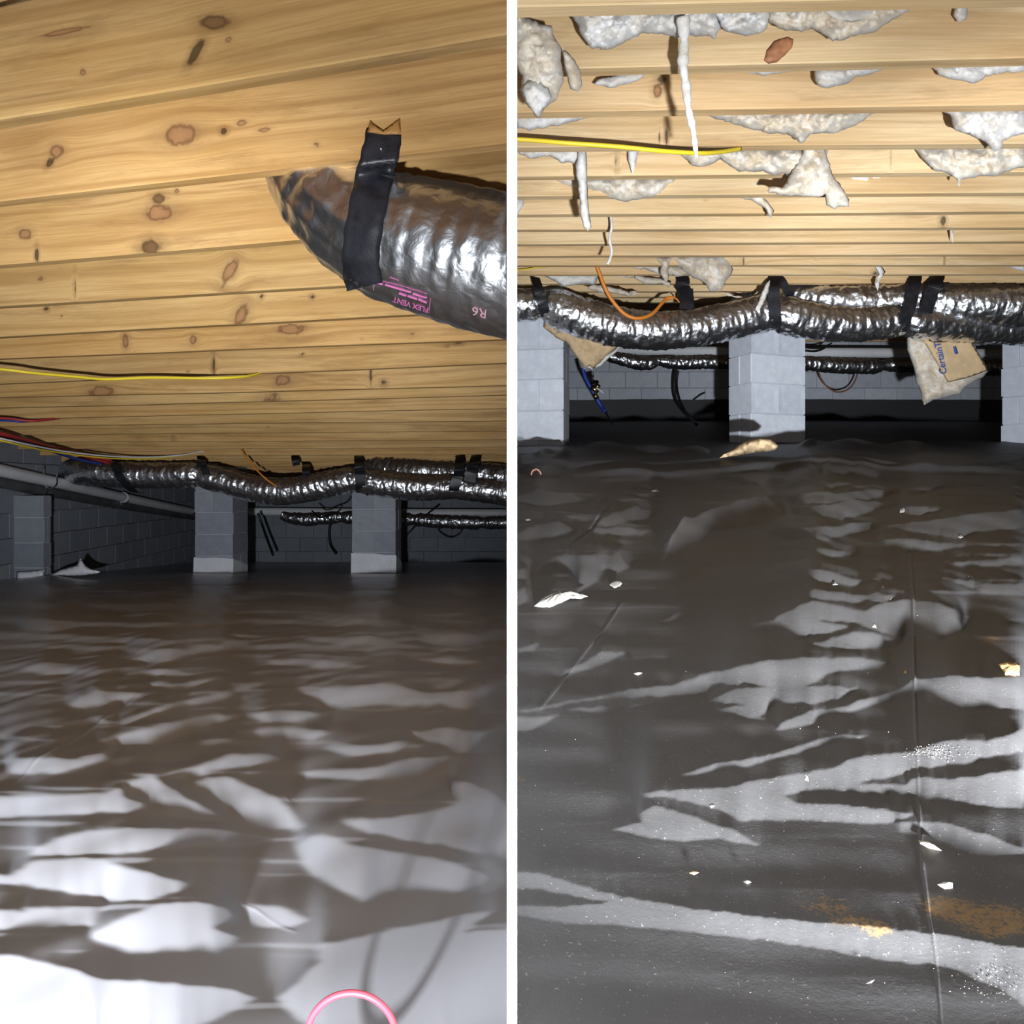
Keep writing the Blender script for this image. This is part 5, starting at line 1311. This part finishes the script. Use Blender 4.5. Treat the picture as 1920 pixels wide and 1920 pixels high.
# ------------------------------------------------------------------ bits lying on the black sheet
M_SCRAP = wool_mat('darkened_wool', (0.20, 0.155, 0.11), (0.28, 0.25, 0.21), (0.34, 0.32, 0.30))  # wool colour darkened to offset the strong flood light on the scraps
def scrap(poly, label, mat=M_SCRAP, thick=None, name='insulation_scrap', group='scraps on the black sheet', jit=1.0, step=3.0):
    """a flake lying on the ground: its outline is laid on the sheet and padded upward"""
    b = densify(poly, step, jit, random.random() * 40)
    A = np.array(b); c = A.mean(0)
    g0 = ground(c[0], A[:, 1].max() - 1, True)
    sl = RF[1]
    def gp(px, py):
        k = (HC - py) / F
        # ground through g0 with the sheet's slope, tipped toward the viewer a little
        s2 = sl + 0.10
        y = (g0.z - s2 * g0.y) / (k - s2)
        return Vector(((px - CX) / F * y, y, k * y))
    H = thick or 0.35 * (A[:, 0].max() - A[:, 0].min()) / F * g0.y
    verts = []; faces = []
    nb = len(b)
    for (px, py) in b: verts.append(gp(px, py) + Vector((0, 0, 0.0005)))
    for t, hh in ((0.72, 0.6), (0.4, 0.9)):
        for i, (px, py) in enumerate(b):
            q = gp(c[0] + (px - c[0]) * t, c[1] + (py - c[1]) * t)
            verts.append(q + Vector((0, 0, H * 0.35 * hh * (1 + 0.5 * fbm(px * .2, py * .2, 2.2)))))
    verts.append(gp(*c) + Vector((0, 0, H * 0.36)))
    for r in range(2):
        for i in range(nb):
            k = (i + 1) % nb
            faces.append((r * nb + i, r * nb + k, (r + 1) * nb + k, (r + 1) * nb + i))
    for i in range(nb): faces.append((2 * nb + i, 2 * nb + (i + 1) % nb, 3 * nb))
    faces.append(tuple(range(nb - 1, -1, -1)))
    return tag(link_mesh(name, verts, faces, mat), label, 'scrap', group)
scrap([(1000, 1138), (1010, 1128), (1022, 1120), (1050, 1116), (1056, 1112), (1072, 1117), (1088, 1119), (1106, 1117), (1090, 1123), (1070, 1122), (1050, 1132), (1030, 1140), (1018, 1140)], 'largest white wool scrap, long and pointed, at the left of the black sheet')
scrap([(1142, 1096), (1150, 1089), (1160, 1088), (1168, 1092), (1163, 1099), (1152, 1103)], 'small white wool scrap just behind the largest one')
scrap([(1685, 956), (1692, 951), (1702, 955), (1700, 962), (1688, 962)], 'white scrap far back beside the long seam')
scrap([(1560, 1098), (1565, 1090), (1571, 1097)], 'white crumb right of the largest bright patch, far', jit=.5)
scrap([(1506, 1450), (1511, 1444), (1514, 1455), (1517, 1466), (1510, 1464)], 'curved white scrap lying in the middle of the sheet', jit=.5)
scrap([(1872, 1246), (1890, 1241), (1912, 1245), (1912, 1268), (1886, 1266), (1880, 1256)], 'orange tan chunk at the right edge of the black sheet', M_CHIP, name='wood_chip')
scrap([(1722, 1577), (1740, 1579), (1762, 1592), (1766, 1596), (1742, 1592), (1726, 1584)], 'thin tan scrap lying across the long seam', M_WOOL)
scrap([(1757, 1660), (1770, 1655), (1787, 1655), (1786, 1666), (1772, 1668)], 'pale tan scrap beside the orange dirt', M_WOOL)
scrap([(1624, 1846), (1634, 1838), (1642, 1837), (1634, 1845)], 'small white sliver nearest to the camera', jit=.4)
scrap([(1292, 1638), (1300, 1634), (1312, 1637), (1302, 1642)], 'tan flake in the dirt, left of the pale one', M_CHIP, jit=.4)
scrap([(1392, 1654), (1400, 1651), (1410, 1655), (1402, 1659)], 'pale flake in the dirt, left side', M_WOOL, jit=.4)
scrap([(1330, 1512), (1336, 1508), (1340, 1513), (1334, 1516)], 'pale crumb on the bright fork of plastic', M_WOOL, jit=.3)
scrap([(1694, 1262), (1698, 1256), (1703, 1262), (1699, 1265)], 'small tan crumb by the seam, middle distance', M_CHIP, jit=.3)
scrap([(1188, 1264), (1198, 1261), (1206, 1262), (1196, 1267)], 'tan sliver lying left of the middle', M_WOOL, jit=.3)
scrap([(1221, 921), (1230, 918), (1238, 921), (1230, 923)], 'white sliver far back at left', jit=.3)
scrap([(1796, 1006), (1801, 1003), (1806, 1008), (1800, 1010)], 'white crumb far back at right', jit=.3)
scrap([(1635, 1176), (1638, 1168), (1642, 1174), (1644, 1180)], 'tan splinter standing on the bright patch', M_WOOL, jit=.3)
scrap([(984, 974), (992, 972), (997, 976), (988, 978)], 'white crumb at left beneath the wire loop', jit=.3)
cb = []
cf = []
for k in range(330):
    if k < 150: px, py = random.gauss(1752, 26), random.gauss(1410, 7)
    elif k < 230: px, py = random.gauss(1870, 34), random.gauss(1835, 22)
    else: px, py = random.uniform(985, 1900), 1000 + 880 * random.random() ** 0.8
    if not 975 < px < 1915: continue
    g0 = ground(px, py, True); r = random.uniform(0.4, 1.05) * g0.y / F * (1.0 + (k < 230) * 0.3)
    b0 = len(cb)
    for d in ((-1, -.6, 0), (1, -.5, .1), (.2, 1, 0), (.1, 0, 1.2)): cb.append((g0.x + d[0] * r * random.uniform(.6, 1.6), g0.y + d[1] * r, g0.z + 0.0003 + d[2] * r * .6))
    cf += [(b0, b0 + 1, b0 + 3), (b0 + 1, b0 + 2, b0 + 3), (b0 + 2, b0, b0 + 3), (b0, b0 + 2, b0 + 1)]
cr_ = link_mesh('wool_crumbs', cb, cf, plain('crumb', (0.42, 0.38, 0.33), 0.9), smooth=False)
tag(cr_, 'tiny pale wool crumbs strewn over the black sheet', 'crumbs', kind='stuff')
g = ground(1000, 893, True)
wl_ = cable('wire_loop', [(996, 893, g.y), (998, 884, g.y), (1006, 880, g.y), (1013, 886, g.y), (1015, 898, g.y)], 0.004, M_BRONZE, 'small wire loop sticking out of the black plastic at left', 'wire')

# ------------------------------------------------------------------ red rim standing on the white liner
yr = 0.43
c = P(659, 1862, yr); R_ = 0.0252
th = np.linspace(0, 2 * np.pi, 61)
ring = np.stack([c.x + R_ * np.cos(th), np.full(61, yr), c.z - R_ + R_ * np.sin(th)], 1)
v, f = sweep(ring, 0.0019, 10, cap=False)
tag(link_mesh('red_ring', v, f, M_RING), 'red ring standing on the white liner at the bottom edge', 'ring')
